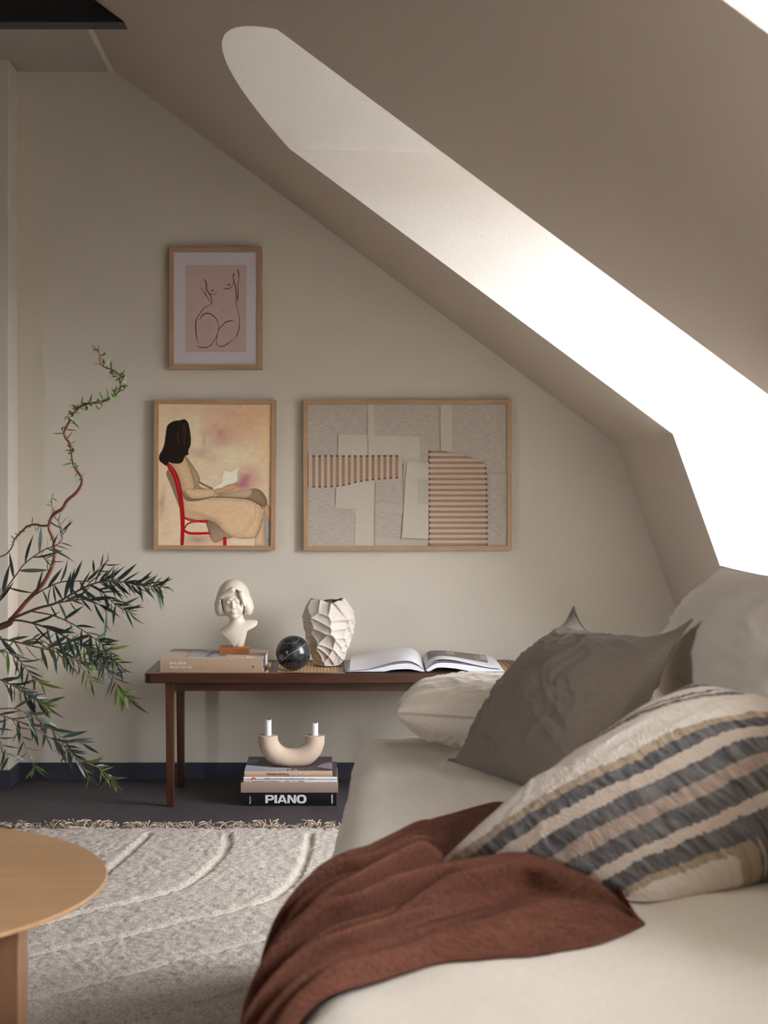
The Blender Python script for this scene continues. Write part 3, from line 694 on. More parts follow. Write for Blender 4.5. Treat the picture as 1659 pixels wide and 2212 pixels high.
# ================================================================== OPEN BOOK
ob = empty('open_book', (.297, 4.55, BZ)); tag(ob, 'large open picture book lying on the right end of the bench', 'book')
def cv(pts, s): return [((x/3.77+700-CX)/s, HC+(CY-(y/3.77+1360))/s) for x, y in pts]
YO0, YO1 = 4.552, 4.884; s0, s1 = 712., 663.5
def samp(c, n):
    c = crom([(x, z, 0) for x, z in c], 8); L_ = [0]
    for a, b in zip(c, c[1:]): L_.append(L_[-1]+(b-a).length)
    t = np.linspace(0, L_[-1], n); return np.interp(t, L_, [p.x for p in c]), np.interp(t, L_, [p.y for p in c])
def block(ft, bt, fb, n=24, ny=8, name='page_block', m=None, bscale=None):
    fx, fz = samp(cv(ft, s0), n); bx, bz = samp(cv(bt, s1), n); gx, gz = samp(cv(fb, s0), n)
    gz = np.maximum(gz, BZ+.0035)
    V = []
    for j in range(ny+1):
        t = j/ny; y = YO0+(YO1-YO0)*t
        x = fx*(1-t)+bx*t; zt_ = fz*(1-t)+bz*t; xb = gx*(1-t)+bx*t; zb = gz*1.0
        zb = np.minimum(zb, zt_-.001)
        V += [(a, y, b) for a, b in zip(x, zt_)]+[(a, y, b) for a, b in zip(xb, zb)]
    Fc = []; mi = []
    for j in range(ny):
        a = j*2*n; c = a+2*n
        for k in range(n-1):
            Fc.append((a+k, a+k+1, c+k+1, c+k)); mi.append(0)
            Fc.append((a+n+k+1, a+n+k, c+n+k, c+n+k+1)); mi.append(1)
        Fc.append((a, c, c+n, a+n)); Fc.append((a+n-1, a+2*n-1, c+2*n-1, c+n-1)); mi += [1, 1]
    for k in range(n-1):
        Fc.append((k+1, k, n+k, n+k+1)); c = ny*2*n; Fc.append((c+k, c+k+1, c+n+k+1, c+n+k)); mi += [1, 1]
    return obj(name, V, Fc, [M['paper'], M['pages']], ob, smooth=True, idx=mi, world=True, angle=40), (fx, fz, bx, bz)
Lft = [(190, 343), (330, 334), (430, 318), (560, 288), (680, 276), (760, 298), (815, 335)]
Lbt = [(222, 222), (330, 202), (480, 163), (610, 150), (700, 158), (760, 186), (800, 230)]
Lfb = [(190, 352), (440, 349), (560, 328), (680, 322), (750, 332), (820, 350)]
Rft = [(830, 335), (870, 300), (940, 272), (1060, 275), (1200, 296), (1330, 318), (1465, 335)]
Rbt = [(800, 225), (850, 190), (900, 180), (980, 180), (1100, 192), (1340, 220), (1400, 245)]
Rfb = [(850, 350), (900, 318), (960, 308), (1100, 322), (1250, 350), (1468, 352)]
block(Lft, Lbt, Lfb); block(Rft, Rbt, Rfb)
def sheet(ft, bt, name, m, y0=0., y1=1., u0=0., u1=1., lift=0., n=24, ny=8, th=.0003, par=None):
    fx, fz = samp(cv(ft, s0), 60); bx, bz = samp(cv(bt, s1), 60); U = np.linspace(u0, u1, n)*59
    V = []; ii = np.arange(60)
    for j in range(ny+1):
        t = y0+(y1-y0)*j/ny; y = YO0+(YO1-YO0)*t
        x = np.interp(U, ii, fx)*(1-t)+np.interp(U, ii, bx)*t; z_ = np.interp(U, ii, fz)*(1-t)+np.interp(U, ii, bz)*t+lift
        V += [(a, y, b) for a, b in zip(x, z_)]
    n2 = len(V); V += [(a, y, b-th) for a, y, b in V]
    Fc = [(j*n+k, j*n+k+1, (j+1)*n+k+1, (j+1)*n+k) for j in range(ny) for k in range(n-1)]
    Fc += [tuple(n2+q for q in f[::-1]) for f in Fc]
    return obj(name, V, Fc, m, par or ob, smooth=True, world=True)
# loose upper pages curling above the blocks
Lt1 = [(205, 336), (330, 326), (430, 304), (560, 266), (680, 255), (760, 281), (812, 330)]
Lt2 = [(196, 340), (330, 330), (430, 311), (560, 276), (680, 265), (760, 289), (813, 332)]
Lb1 = [(222, 217), (330, 196), (480, 155), (610, 142), (700, 150), (760, 180), (800, 228)]
Rt1 = [(828, 330), (870, 280), (940, 244), (1060, 250), (1200, 280), (1330, 308), (1440, 318)]
Rt2 = [(829, 332), (870, 290), (940, 258), (1060, 262), (1200, 288), (1330, 314), (1450, 326)]
Rb1 = [(802, 215), (850, 178), (900, 169), (980, 171), (1100, 184), (1340, 212), (1392, 240)]
sheet(Lt1, Lb1, 'page', M['paper']); sheet(Lt2, Lb1, 'page', M['paper'], lift=-.0012)
rp = sheet(Rt1, Rb1, 'page', M['paper']); sheet(Rt2, Rb1, 'page', M['paper'], lift=-.0012)
g1 = sheet(Rt1, Rb1, 'printed_image', M['printgrey'], .36, .98, .07, .86, .0005, par=rp)
g1['label'] = 'grey printed picture'
sheet(Rt1, Rb1, 'printed_patch', M['printlight'], .62, .90, .33, .44, .001, par=rp)
sheet(Rt1, Rb1, 'printed_patch', M['printbrown'], .40, .92, .70, .76, .001, par=rp)
sheet(Rt1, Rb1, 'printed_patch', M['printlight'], .55, .92, .77, .85, .001, par=rp)
m = MB(); x0, x1 = .0565, .5375
m.box(x0, .290, YO0-.003, YO1+.006, BZ, BZ+.003).box(.304, x1, YO0-.003, YO1+.006, BZ, BZ+.003)
m.box(.288, .306, YO0-.001, YO1+.004, BZ+.0, BZ+.0022)
m.build('cover', M['bookblack'], ob, world=True)
MB().box(x0, x0+.001, YO0, YO1+.006, BZ+.003, BZ+.012).build('cover_edge', M['bookblack'], ob, world=True)
#@@PART3
# ================================================================== WALL ART
SW = 648.0
def wx(px): return (px-CX)/SW
def wz(py): return HC+(CY-py)/SW
def framed(name, corners, fw, loc_label, cat='picture'):
    """corners tl, tr, br, bl in photo pixels on the wall plane; fw in px"""
    C4 = [Vector((wx(a), 0, wz(b))) for a, b in corners]; ctr = sum(C4, Vector())/4
    root = empty(name, (ctr.x, 4.990, ctr.z)); tag(root, loc_label, cat)
    I4 = []
    for i in range(4):
        a = (C4[(i+1) % 4]-C4[i]).normalized(); b = (C4[(i-1) % 4]-C4[i]).normalized(); I4.append(C4[i]+(a+b)*fw/SW)
    for i in range(4):   # four mitred rails
        j = (i+1) % 4; q = [C4[i], C4[j], I4[j], I4[i]]
        V = [(p.x-ctr.x, y, p.z-ctr.z) for y in (0, .024) for p in q]
        o = obj('frame_rail', V, [(0, 1, 2, 3), (7, 6, 5, 4), (0, 4, 5, 1), (1, 5, 6, 2), (2, 6, 7, 3), (3, 7, 4, 0)], M['oak'] if i % 2 == 0 else M['oakv'], root, recalc=True)
    q = [p-ctr for p in I4]
    MBk = MB().addm([(p.x, .026, p.z) for p in [c-ctr for c in C4]], [(0, 1, 2, 3)]); MBk.build('backing', M['bookbrown'], root)
    return root, ctr, I4
def plate(root, ctr, pts, yl, mat_, name, th=.0006, parent=None, smoothn=0):
    """flat patch of print in root coordinates, pts in px"""
    p = [((x), (y)) for x, y in pts]
    if smoothn: p = [(v.x, v.y) for v in crom([(x, y, 0) for x, y in p], smoothn, closed=True)]
    n = len(p); V = [(wx(x)-ctr.x, yl, wz(y)-ctr.z) for x, y in p]+[(wx(x)-ctr.x, yl+th, wz(y)-ctr.z) for x, y in p]
    Fc = [tuple(range(n)), tuple(range(n, 2*n))[::-1]]+[(k, n+k, n+(k+1) % n, (k+1) % n) for k in range(n)]
    return (V, Fc)
def inks(root, ctr, items, name, parent, mats):
    m = MB()
    for V, Fc, k in items: m.addm(V, Fc, k)
    return m.build(name, mats, parent)
# ---- line drawing
M['mount'] = mat('white_mount', (.62, .57, .60, 1), .7)
M['pink'] = mat('dusty_pink_paper', (.56, .405, .355, 1), .8, var=.03, vscale=30)
M['ink'] = mat('brush_ink', (.02, .008, .006, 1), .7)
r1, c1, i1 = framed('framed_picture', [(366, 535.5), (566.5, 535.5), (566.5, 797.5), (366, 798)], 9.8, 'small oak framed line drawing of a nude torso on pink, topmost on wall')
V, Fc = plate(r1, c1, [(374, 544), (558, 544), (558, 790), (374, 790)], .008, None, ''); obj('mount', V, Fc, M['mount'], r1)
V, Fc = plate(r1, c1, [(401, 572.3), (532.4, 572.3), (532.4, 761), (401, 761)], .0072, None, ''); pk = obj('pink_print', V, Fc, M['pink'], r1)
def cp(x, y): return (300+x/5.184, 500+y/5.184)
strokes = [([(718, 532), (745, 555), (758, 600), (757, 650), (790, 700), (815, 760), (818, 800), (800, 825), (740, 850), (700, 900), (660, 960), (640, 1005), (638, 1080), (645, 1170), (670, 1258)], 1.0, .9),
 ([(790, 700), (820, 708), (850, 704), (874, 686)], .7, .4), ([(692, 628), (730, 680)], .3, .2), ([(725, 675), (760, 725), (790, 775), (816, 808)], .8, .4),
 ([(1073, 462), (1058, 500), (1062, 560), (1045, 610), (1010, 640), (950, 641)], 1.0, .7), ([(1062, 540), (1080, 610), (1088, 680), (1093, 770), (1087, 800), (1100, 850), (1118, 930), (1125, 1010), (1122, 1090), (1100, 1160), (1060, 1220)], .9, .5),
 ([(1100, 425), (1118, 470), (1120, 530), (1110, 600), (1112, 700), (1107, 780)], .95, .9),
 ([(678, 992), (710, 945), (755, 918), (810, 930), (860, 970), (885, 1020), (892, 1090), (880, 1150), (850, 1210), (800, 1280), (740, 1302), (690, 1298), (643, 1275)], .9, .6),
 ([(1065, 1006), (1020, 1003), (970, 1020), (925, 1065), (893, 1105), (872, 1190), (868, 1250), (890, 1280), (940, 1288), (1000, 1255), (1055, 1212)], .85, .6)]
m = MB()
for pts, w0, w1 in strokes:
    c = crom([Vector(cp(*p)+(0,)) for p in pts], 6); n = len(c); V = []
    for k, p in enumerate(c):
        t = (c[min(k+1, n-1)]-c[max(k-1, 0)]).normalized(); nn = Vector((-t.y, t.x, 0)); u = k/(n-1)
        ww = (.42+.75*(w0*(1-u)+w1*u)*(.6+.4*math.sin(u*7+1)))*min(1, .25+8*min(u, 1-u))*.95
        for s in (-1, 1): q = p+nn*ww*s; V.append((wx(q.x)-c1.x, .0068, wz(q.y)-c1.z))
    m.addm(V, [(2*k, 2*k+1, 2*k+3, 2*k+2) for k in range(n-1)])
for x, y, rr in ((825, 664, 1.7), (1008, 598, 1.7), (937, 880, .9)):
    a = cp(x, y); m.addm([(wx(a[0]+rr*1.3*math.cos(t))-c1.x, .0068, wz(a[1]+rr*math.sin(t))-c1.z) for t in [k*math.pi/5 for k in range(10)]], [tuple(range(10))])
o = m.build('line_drawing', M['ink'], pk); o['kind'] = 'stuff'

# ---- painted woman on a red chair
def canvas_mat(name, cols, scale=6, stretch=(1, 1, 1), rough=.45, dist=1.5, detail=5):
    m = bpy.data.materials.new(name); m.use_nodes = True; n = m.node_tree; L = n.links; b = n.nodes['Principled BSDF']; b.inputs['Roughness'].default_value = rough
    b.inputs['Specular IOR Level'].default_value = .25
    t = n.nodes.new('ShaderNodeTexCoord'); mp_ = n.nodes.new('ShaderNodeMapping'); mp_.inputs['Scale'].default_value = stretch; L.new(t.outputs['Object'], mp_.inputs[0])
    no = n.nodes.new('ShaderNodeTexNoise'); no.inputs['Scale'].default_value = scale; no.inputs['Detail'].default_value = detail; no.inputs['Distortion'].default_value = dist; L.new(mp_.outputs[0], no.inputs['Vector'])
    cr_ = n.nodes.new('ShaderNodeValToRGB'); L.new(no.outputs[0], cr_.inputs[0]); e = cr_.color_ramp.elements
    e[0].position = .3; e[0].color = cols[0]; e[1].position = .72; e[1].color = cols[-1]
    for k, c in enumerate(cols[1:-1]): q = e.new(.3+.42*(k+1)/(len(cols)-1)); q.color = c
    L.new(cr_.outputs[0], b.inputs['Base Color']); return m
r2, c2, i2 = framed('framed_picture', [(333.5, 863), (597, 865), (594.5, 1188.5), (332.5, 1187)], 9.6, 'oak framed painting of a dark haired woman reading on a red chair')
def vcol_mat(name):
    m = bpy.data.materials.new(name); m.use_nodes = True; n = m.node_tree; b = n.nodes['Principled BSDF']; b.inputs['Roughness'].default_value = .5; b.inputs['Specular IOR Level'].default_value = .2
    a = n.nodes.new('ShaderNodeVertexColor'); a.layer_name = 'paint'; n.links.new(a.outputs[0], b.inputs['Base Color']); return m
nxp, nyp = 380, 470
px_ = np.linspace(341, 587.5, nxp); py_ = np.linspace(871, 1180, nyp); PXg, PYg = np.meshgrid(px_, py_, indexing='ij')
Vg = np.stack([(PXg-CX)/SW-c2.x, 0*PXg+.008, HC+(CY-PYg)/SW-c2.z], -1).reshape(-1, 3)
gnd = obj('painting', Vg, gridF(nxp, nyp), vcol_mat('paint_ground_blend'), r2)
cxg, cyg = (PXg-310)*5.3516, (PYg-840)*5.3516
colr = np.zeros(PXg.shape+(3,))+np.array([.80, .63, .41])
def dab(x, y, rx, ry, c, k, rot=0):
    global colr
    ca_, sa_ = math.cos(rot), math.sin(rot); dx = (cxg-x)*ca_+(cyg-y)*sa_; dy = -(cxg-x)*sa_+(cyg-y)*ca_
    w_ = np.clip(np.exp(-((dx/rx)**2+(dy/ry)**2))*k*(1+.5*fbm(cxg/90+rx, cyg/60+ry, 3, 3)), 0, 1)[..., None]; colr = colr*(1-w_)+np.array(c)*w_
dab(1250, 300, 420, 220, (.74, .44, .24), .85); dab(850, 260, 420, 90, (.72, .43, .32), .55); dab(880, 520, 170, 110, (.60, .30, .24), .8, .3); dab(1100, 480, 200, 150, (.72, .44, .28), .55)
dab(900, 620, 130, 60, (.62, .33, .28), .55, -.4); dab(650, 740, 110, 60, (.42, .31, .24), .6); dab(790, 800, 70, 60, (.62, .30, .28), .6); dab(1200, 1040, 140, 130, (.58, .26, .24), .9); dab(1140, 1100, 90, 60, (.38, .13, .18), .8, -.5)
dab(1420, 650, 130, 300, (.82, .56, .30), .7); dab(1000, 780, 260, 120, (.84, .72, .48), .6); dab(210, 1330, 40, 150, (.46, .26, .20), .75, .1); dab(260, 1620, 60, 160, (.72, .52, .34), .5); dab(620, 1740, 160, 60, (.46, .29, .23), .8); dab(900, 1750, 200, 70, (.74, .42, .25), .6); dab(600, 500, 60, 200, (.82, .71, .50), .6); dab(700, 620, 20, 120, (.52, .38, .28), .5)
dab(1100, 1770, 120, 30, (.88, .78, .60), .7); dab(420, 250, 160, 60, (.74, .50, .33), .6); dab(1350, 1700, 60, 200, (.80, .60, .42), .4)
colr *= (1+.06*fbm(cxg/70+cyg/200, cyg/20, 3, 8)+.04*fbm(cxg/12, cyg/40, 2, 9)+.05*fbm(cxg/26+cyg/30, cyg/90, 3, 14))[..., None]
def fillp(pts, c, shade=.0, sw=22, sm=4, c2=None, ang=None, streak=.06):
    """rasterise one painted shape into the canvas colours: soft edge, darker rim, brush streaks"""
    global colr
    q = [(p.x, p.y) for p in crom([(x, y, 0) for x, y in pts], sm, closed=True)] if sm else pts
    xs_, ys_ = [p[0] for p in q], [p[1] for p in q]
    m_ = (cxg > min(xs_)-8) & (cxg < max(xs_)+8) & (cyg > min(ys_)-8) & (cyg < max(ys_)+8)
    X_, Y_ = cxg[m_], cyg[m_]; d = poly2(X_, Y_, q); a = np.clip(.5-d/3.5, 0, 1)
    col = np.tile(np.array(c), (len(X_), 1))
    if c2 is not None:
        t = (X_*math.cos(ang)+Y_*math.sin(ang)); t = (t-t.min())/(t.max()-t.min()+1e-9); col = col*(1-t[:, None])+np.array(c2)*t[:, None]
    col = col*(1-shade*np.exp(np.minimum(d, 0)/sw))[:, None]*(1+streak*fbm(X_/30+Y_/60, Y_/14, 3, len(pts)))[:, None]
    colr[m_] = colr[m_]*(1-a[:, None])+np.clip(col, 0, 1)*a[:, None]
def line(pts, w0, w1, c, k=1.0):
    global colr
    q = [(p.x, p.y) for p in crom([(x, y, 0) for x, y in pts], 6)]; n_ = len(q)
    xs_, ys_ = [p[0] for p in q], [p[1] for p in q]; mw = max(w0, w1)
    m_ = (cxg > min(xs_)-mw-4) & (cxg < max(xs_)+mw+4) & (cyg > min(ys_)-mw-4) & (cyg < max(ys_)+mw+4)
    X_, Y_ = cxg[m_], cyg[m_]; al = np.zeros(len(X_)); hl = np.zeros(len(X_))
    for k_ in range(n_-1):
        a, b = q[k_], q[k_+1]; ex, ey = b[0]-a[0], b[1]-a[1]; t = np.clip(((X_-a[0])*ex+(Y_-a[1])*ey)/(ex*ex+ey*ey+1e-9), 0, 1)
        dd = np.hypot(X_-a[0]-t*ex, Y_-a[1]-t*ey); ww = (w0+(w1-w0)*(k_+t)/(n_-1))/2; al = np.maximum(al, np.clip(.5+(ww-dd)/3, 0, 1)*k)
    colr[m_] = colr[m_]*(1-al[:, None])+np.array(c)*al[:, None]
DR, DS, SK, RD = (.72, .49, .28), (.30, .20, .11), (.72, .39, .21), (.52, .006, .010)
fillp([(290, 930), (330, 1010), (400, 1180), (440, 1330), (430, 1400), (380, 1280), (310, 1100), (265, 990)], DS, .2)
fillp([(720, 1510), (860, 1560), (960, 1660), (1100, 1700), (940, 1740), (830, 1780), (770, 1720), (740, 1610)], (.24, .16, .09), .3, c2=(.50, .36, .24), ang=1.2)
line([(475, 1640), (520, 1665), (600, 1672), (760, 1668)], 30, 30, RD); line([(480, 1610), (500, 1570), (560, 1540), (620, 1535)], 16, 20, (.35, .01, .01)); line([(940, 1730), (940, 1820)], 42, 40, RD)
fillp([(1390, 1400), (1480, 1570), (1480, 1815), (1395, 1815)], (.44, .38, .33), .3, sm=0)
fillp([(1290, 1720), (1370, 1560), (1385, 1400), (1395, 1500), (1390, 1815), (1280, 1815)], (.76, .50, .30), .4, 18, sm=0)
fillp([(1420, 1310), (1480, 1390), (1480, 1570), (1420, 1490), (1388, 1380)], (.62, .33, .16), .4, 18, sm=0, c2=(.78, .52, .30), ang=1.2)
fillp([(820, 1255), (1000, 1200), (1240, 1155), (1330, 1160), (1390, 1210), (1430, 1300), (1390, 1365), (1250, 1300), (1100, 1265)], (.44, .31, .20), .45, 26, c2=(.28, .18, .11), ang=.6)
fillp([(840, 1230), (1000, 1190), (1230, 1158), (1250, 1210), (1180, 1262), (1000, 1262)], (.46, .33, .20), .3, c2=(.60, .44, .28), ang=0)
fillp([(480, 780), (540, 840), (620, 960), (655, 1050), (640, 1110), (700, 1150), (780, 1165), (600, 1165), (560, 1050)], (.50, .36, .22), .5, 20)
line([(655, 1085), (720, 1120), (790, 1150)], 26, 22, (.16, .09, .05), .85)
fillp([(310, 850), (400, 850), (480, 780), (520, 860), (560, 970), (590, 1090), (605, 1150), (700, 1240), (960, 1250), (1200, 1275), (1320, 1320), (1380, 1380), (1378, 1500), (1330, 1640), (1280, 1720), (1100, 1730), (960, 1670), (870, 1580), (780, 1520), (640, 1510), (470, 1480), (450, 1300), (440, 1150), (400, 1000)], DR, .42, 26, c2=(.78, .54, .33), ang=.8, streak=.12)
line([(560, 1300), (800, 1330), (1000, 1320), (1200, 1350)], 70, 40, (.80, .60, .38), .35); line([(500, 1420), (700, 1470), (900, 1560)], 60, 40, (.46, .31, .17), .45); line([(1250, 1500), (1180, 1620), (1040, 1700)], 40, 30, (.62, .42, .25), .4)
line([(360, 900), (420, 1000), (480, 1150)], 50, 30, (.56, .39, .22), .45)
fillp([(430, 1150), (500, 1240), (600, 1275), (800, 1250), (600, 1300), (480, 1280)], DS, .2)
fillp([(590, 1150), (700, 1155), (800, 1160), (830, 1180), (835, 1230), (760, 1255), (600, 1272), (520, 1240), (470, 1160)], (.76, .53, .32), .4, 20)
OC = (.10, .05, .025)
line([(1378, 1500), (1330, 1650), (1280, 1720), (1130, 1728)], 7, 5, OC, .85); line([(820, 1252), (1000, 1255), (1200, 1272), (1330, 1330), (1385, 1385)], 9, 12, OC, .9)
line([(1290, 1350), (1290, 1480), (1200, 1640), (1100, 1710)], 6, 4, (.35, .22, .12), .7); line([(1340, 1370), (1345, 1450), (1330, 1540)], 5, 4, (.35, .22, .12), .5)
line([(575, 1170), (602, 1150), (700, 1155), (800, 1160)], 6, 5, OC, .8); line([(470, 1190), (540, 1262), (640, 1275), (820, 1245)], 9, 8, OC, .85); line([(490, 790), (560, 970), (590, 1080), (600, 1150)], 7, 7, (.2, .12, .06), .8)
fillp([(940, 935), (1010, 950), (1110, 905), (1090, 980), (1085, 1070), (960, 1120), (880, 1150), (800, 1150), (840, 1110), (900, 1080), (905, 1010)], (.90, .84, .66), .25, 10, sm=3)
line([(940, 930), (905, 1010), (900, 1080), (800, 1140)], 4, 3, (.4, .28, .16), .8); line([(940, 935), (1010, 950), (1110, 905), (1090, 985), (1085, 1060)], 3, 4, (.45, .33, .2), .7)
fillp([(830, 1165), (920, 1140), (970, 1110), (1050, 1095), (1088, 1075), (1090, 1110), (1050, 1165), (970, 1185), (900, 1205), (840, 1215)], SK, .45, 14, sm=3)
line([(840, 1218), (930, 1200), (1050, 1170)], 5, 4, (.3, .12, .05), .8); line([(1040, 1110), (1070, 1105), (1085, 1085)], 7, 4, (.2, .08, .04), .8)
line([(800, 1165), (808, 1200), (830, 1235)], 3, 3, OC, .6)
fillp([(270, 840), (330, 890), (390, 980), (430, 1100), (455, 1260), (475, 1450), (475, 1650), (462, 1815), (428, 1815), (430, 1600), (420, 1400), (395, 1220), (360, 1080), (310, 960), (275, 900)], RD, .55, 12, sm=3)
line([(300, 880), (350, 960), (395, 1090), (420, 1200)], 8, 4, (.80, .10, .09), .7)
line([(470, 1490), (540, 1515), (620, 1528), (730, 1532)], 26, 32, RD); line([(490, 1495), (560, 1520), (640, 1532)], 7, 6, (.8, .12, .1), .6)
HR = (.016, .008, .005)
fillp([(360, 370), (300, 400), (270, 440), (255, 540), (240, 640), (215, 710), (182, 770), (185, 830), (230, 868), (265, 890), (290, 850), (330, 860), (400, 865), (450, 845), (480, 780), (520, 760), (520, 710), (545, 650), (548, 560), (530, 440), (510, 380), (470, 350), (430, 362)], HR, 0, sm=3, streak=.3)
line([(470, 420), (480, 520), (470, 640)], 46, 24, (.055, .026, .010), .8); line([(400, 500), (398, 580), (405, 640)], 16, 10, (.11, .055, .018), .7); line([(520, 470), (528, 560), (515, 650)], 14, 8, (.05, .024, .010), .7)
line([(560, 520), (572, 600), (560, 640)], 4, 3, (.7, .4, .25), .7)
line([(1425, 1750), (1440, 1735), (1450, 1765)], 4, 4, OC, .7); line([(1430, 1765), (1455, 1750)], 3, 3, OC, .7)
ca_ = gnd.data.color_attributes.new('paint', 'FLOAT_COLOR', 'POINT')
ca_.data.foreach_set('color', np.concatenate([np.clip(colr, 0, 1), np.ones(PXg.shape+(1,))], -1).astype(np.float32).ravel())

# ---- textile collage
M['linen_ground'] = linen('greige_linen', (.46, .405, .345, 1), .16, .3, 900, 0)
M['linen_light'] = linen('pale_linen', (.55, .49, .41, 1), .05, .3, 900, 0)
M['linen_pale2'] = linen('pale_linen_overlap', (.48, .43, .365, 1), .07, .3, 900, 0)
M['linen_peach'] = linen('peach_cloth', (.56, .41, .31, 1), .05, .4, 900, 0)
M['linen_brown'] = linen('brown_stripe', (.31, .22, .16, 1), .12, .4, 900, 0)
M['linen_dkbrown'] = linen('dark_stripe_end', (.14, .085, .06, 1), .12, .4, 900, 0)
r3, c3, i3_ = framed('framed_picture', [(655, 864.5), (1104.5, 864), (1105, 1188.5), (656, 1189.5)], 9.6, 'wide oak framed fabric collage with two brown striped cloth pieces, right on the wall')
V, Fc = plate(r3, c3, [(663, 872), (1097, 872), (1097, 1181), (663, 1181)], .009, None, ''); g3 = obj('linen_ground', V, Fc, M['linen_ground'], r3)
def cc(x, y): return (640+x/3.456, 840+y/3.456)
lay3 = [0]
def piece(pts, m_, name, par=g3, sm=0, th=.0004):
    lay3[0] += 1; q = [cc(*p) for p in pts]
    yl = {'stripe': .0036, 'stripe_end': .0032, 'striped_cloth': .0041, 'thread': .0044}.get(name, .0086-.00035*lay3[0])
    V, Fc = plate(r3, c3, q, yl, None, '', th=.0003, smoothn=sm); return obj(name, V, Fc, M[m_], par)
piece([(533, 118), (582, 118), (582, 500), (533, 500)], 'linen_light', 'linen_strip')
piece([(1076, 118), (1160, 118), (1160, 470), (1076, 470)], 'linen_light', 'linen_strip')
piece([(440, 880), (588, 720), (588, 1172), (440, 1172)], 'linen_light', 'linen_strip')
piece([(588, 1120), (990, 1130), (990, 1172), (588, 1172)], 'linen_pale2', 'linen_strip')
piece([(588, 858), (800, 862), (798, 935), (588, 908)], 'linen_pale2', 'linen_strip')
piece([(315, 342), (920, 358), (920, 560), (310, 560)], 'linen_light', 'linen_patch')
piece([(298, 720), (590, 680), (590, 905), (290, 888)], 'linen_light', 'linen_patch')
piece([(800, 520), (925, 520), (905, 880), (800, 870)], 'linen_pale2', 'linen_patch')
piece([(827, 550), (990, 550), (988, 1120), (786, 1114), (808, 760)], 'linen_light', 'linen_patch')
piece([(905, 668), (990, 668), (990, 860), (908, 862)], 'linen_pale2', 'linen_patch')
for a, b in (((530, 118), (537, 500)), ((1074, 118), (1076, 470)), ((314, 344), (310, 495)), ((822, 560), (786, 1112)), ((786, 1114), (985, 1122)), ((588, 690), (585, 1170)), ((1445, 626), (1570, 632))):
    dx, dy = b[0]-a[0], b[1]-a[1]; l = math.hypot(dx, dy); nx, ny = -dy/l*1.6, dx/l*1.6
    piece([(a[0]-nx, a[1]-ny), (b[0]-nx, b[1]-ny), (b[0]+nx, b[1]+ny), (a[0]+nx, a[1]+ny)], 'linen_brown', 'thread')
ca = [(92, 497), (792, 497), (788, 668), (700, 672), (600, 680), (520, 688), (440, 702), (370, 722), (300, 732), (200, 737), (92, 735)]
pa = piece(ca, 'linen_peach', 'striped_cloth')
def botA(x): return np.interp(x, [92, 200, 300, 370, 440, 520, 600, 700, 788], [735, 737, 732, 722, 702, 688, 680, 672, 668])
for k in range(15):
    x = 120+44.2*k; w_ = 20 if k < 15 else 5
    piece([(x, 499), (x+21, 499), (x+21, botA(x+21)-1), (x, botA(x)-1)], 'linen_brown', 'stripe', pa)
    piece([(x, 496), (x+21, 496), (x+21, 508), (x, 508)], 'linen_dkbrown', 'stripe_end', pa)
    piece([(x, botA(x)-11), (x+21, botA(x+21)-11), (x+21, botA(x+21)), (x, botA(x))], 'linen_dkbrown', 'stripe_end', pa)
cb = [(990, 457), (1070, 460), (1150, 474), (1230, 496), (1330, 512), (1400, 545), (1414, 590), (1420, 700), (1424, 900), (1424, 1168), (992, 1168)]
pb_ = piece(cb, 'linen_peach', 'striped_cloth')
def rgtB(y): return np.interp(y, [458, 474, 496, 515, 545, 590, 700, 900, 1168], [1075, 1145, 1225, 1330, 1400, 1414, 1420, 1424, 1424])
for k in range(18):
    y = 462+40.6*k; x1_ = rgtB(y+2); x1b = rgtB(y+18)
    piece([(990, y), (x1_, y), (x1b, y+18), (990, y+18)], 'linen_brown', 'stripe', pb_)
    piece([(988, y), (1000, y), (1000, y+18), (988, y+18)], 'linen_dkbrown', 'stripe_end', pb_)
    if k > 2: piece([(x1_-10, y), (x1_+2, y-1), (x1b+4, y+17), (x1b-9, y+17)], 'linen_dkbrown', 'stripe_end', pb_)
m = MB(); rr_ = random.Random(5)
for k in range(30):
    if k < 18: y = 600+30*k; a = (1422, y); b = (1432+rr_.uniform(0, 22), y+rr_.uniform(-14, 18))
    elif k < 20: a = (1275+k-18, 506); b = (1302, 470)
    else: x = 380+22*(k-20); a = (x, botA(x)); b = (x+rr_.uniform(-4, 16), botA(x)+rr_.uniform(6, 16))
    q = [cc(*a), cc((a[0]+b[0])/2, (a[1]+b[1])/2+rr_.uniform(-3, 3)), cc(*b)]
    m.tube([(wx(x)-c3.x, .0030, wz(y)-c3.z) for x, y in q], .0003, 3)
o = m.build('loose_threads', M['linen_brown'], pb_); o['kind'] = 'stuff'

# ================================================================== RUG
rug = empty('rug', (-.35, 2.6, 0)); tag(rug, 'thick cream wool rug with carved curved lines and knotted fringe', 'rug')
RX0, RX1, RY0, RY1 = -1.75, 1.0, .9, 4.185
def g2(px, py, z=.02): s = (py-CY)/(HC-z); return ((px-CX)/s, F/s)
def c3p(x, y): return g2(x/2.183, 1700+y/2.183)
grooves = [[(700, 215), (665, 250), (590, 315), (510, 385), (380, 470), (120, 600), (-300, 700)],
 [(1078, 215), (1062, 285), (1010, 350), (905, 440), (780, 492), (560, 545), (400, 580), (100, 660), (-300, 760)],
 [(1462, 215), (1440, 330), (1390, 425), (1285, 512), (1080, 577), (850, 625), (600, 690), (300, 750), (0, 815), (-300, 880)],
 [(1850, 215), (1820, 360), (1740, 480), (1600, 590), (1390, 668), (1100, 740), (850, 800), (600, 870), (400, 922), (140, 988), (-200, 1080)],
 [(2200, 300), (2050, 560), (1800, 740), (1500, 850), (1230, 932), (1000, 1000), (800, 1058), (560, 1118), (100, 1250)]]
sp_r = .0062
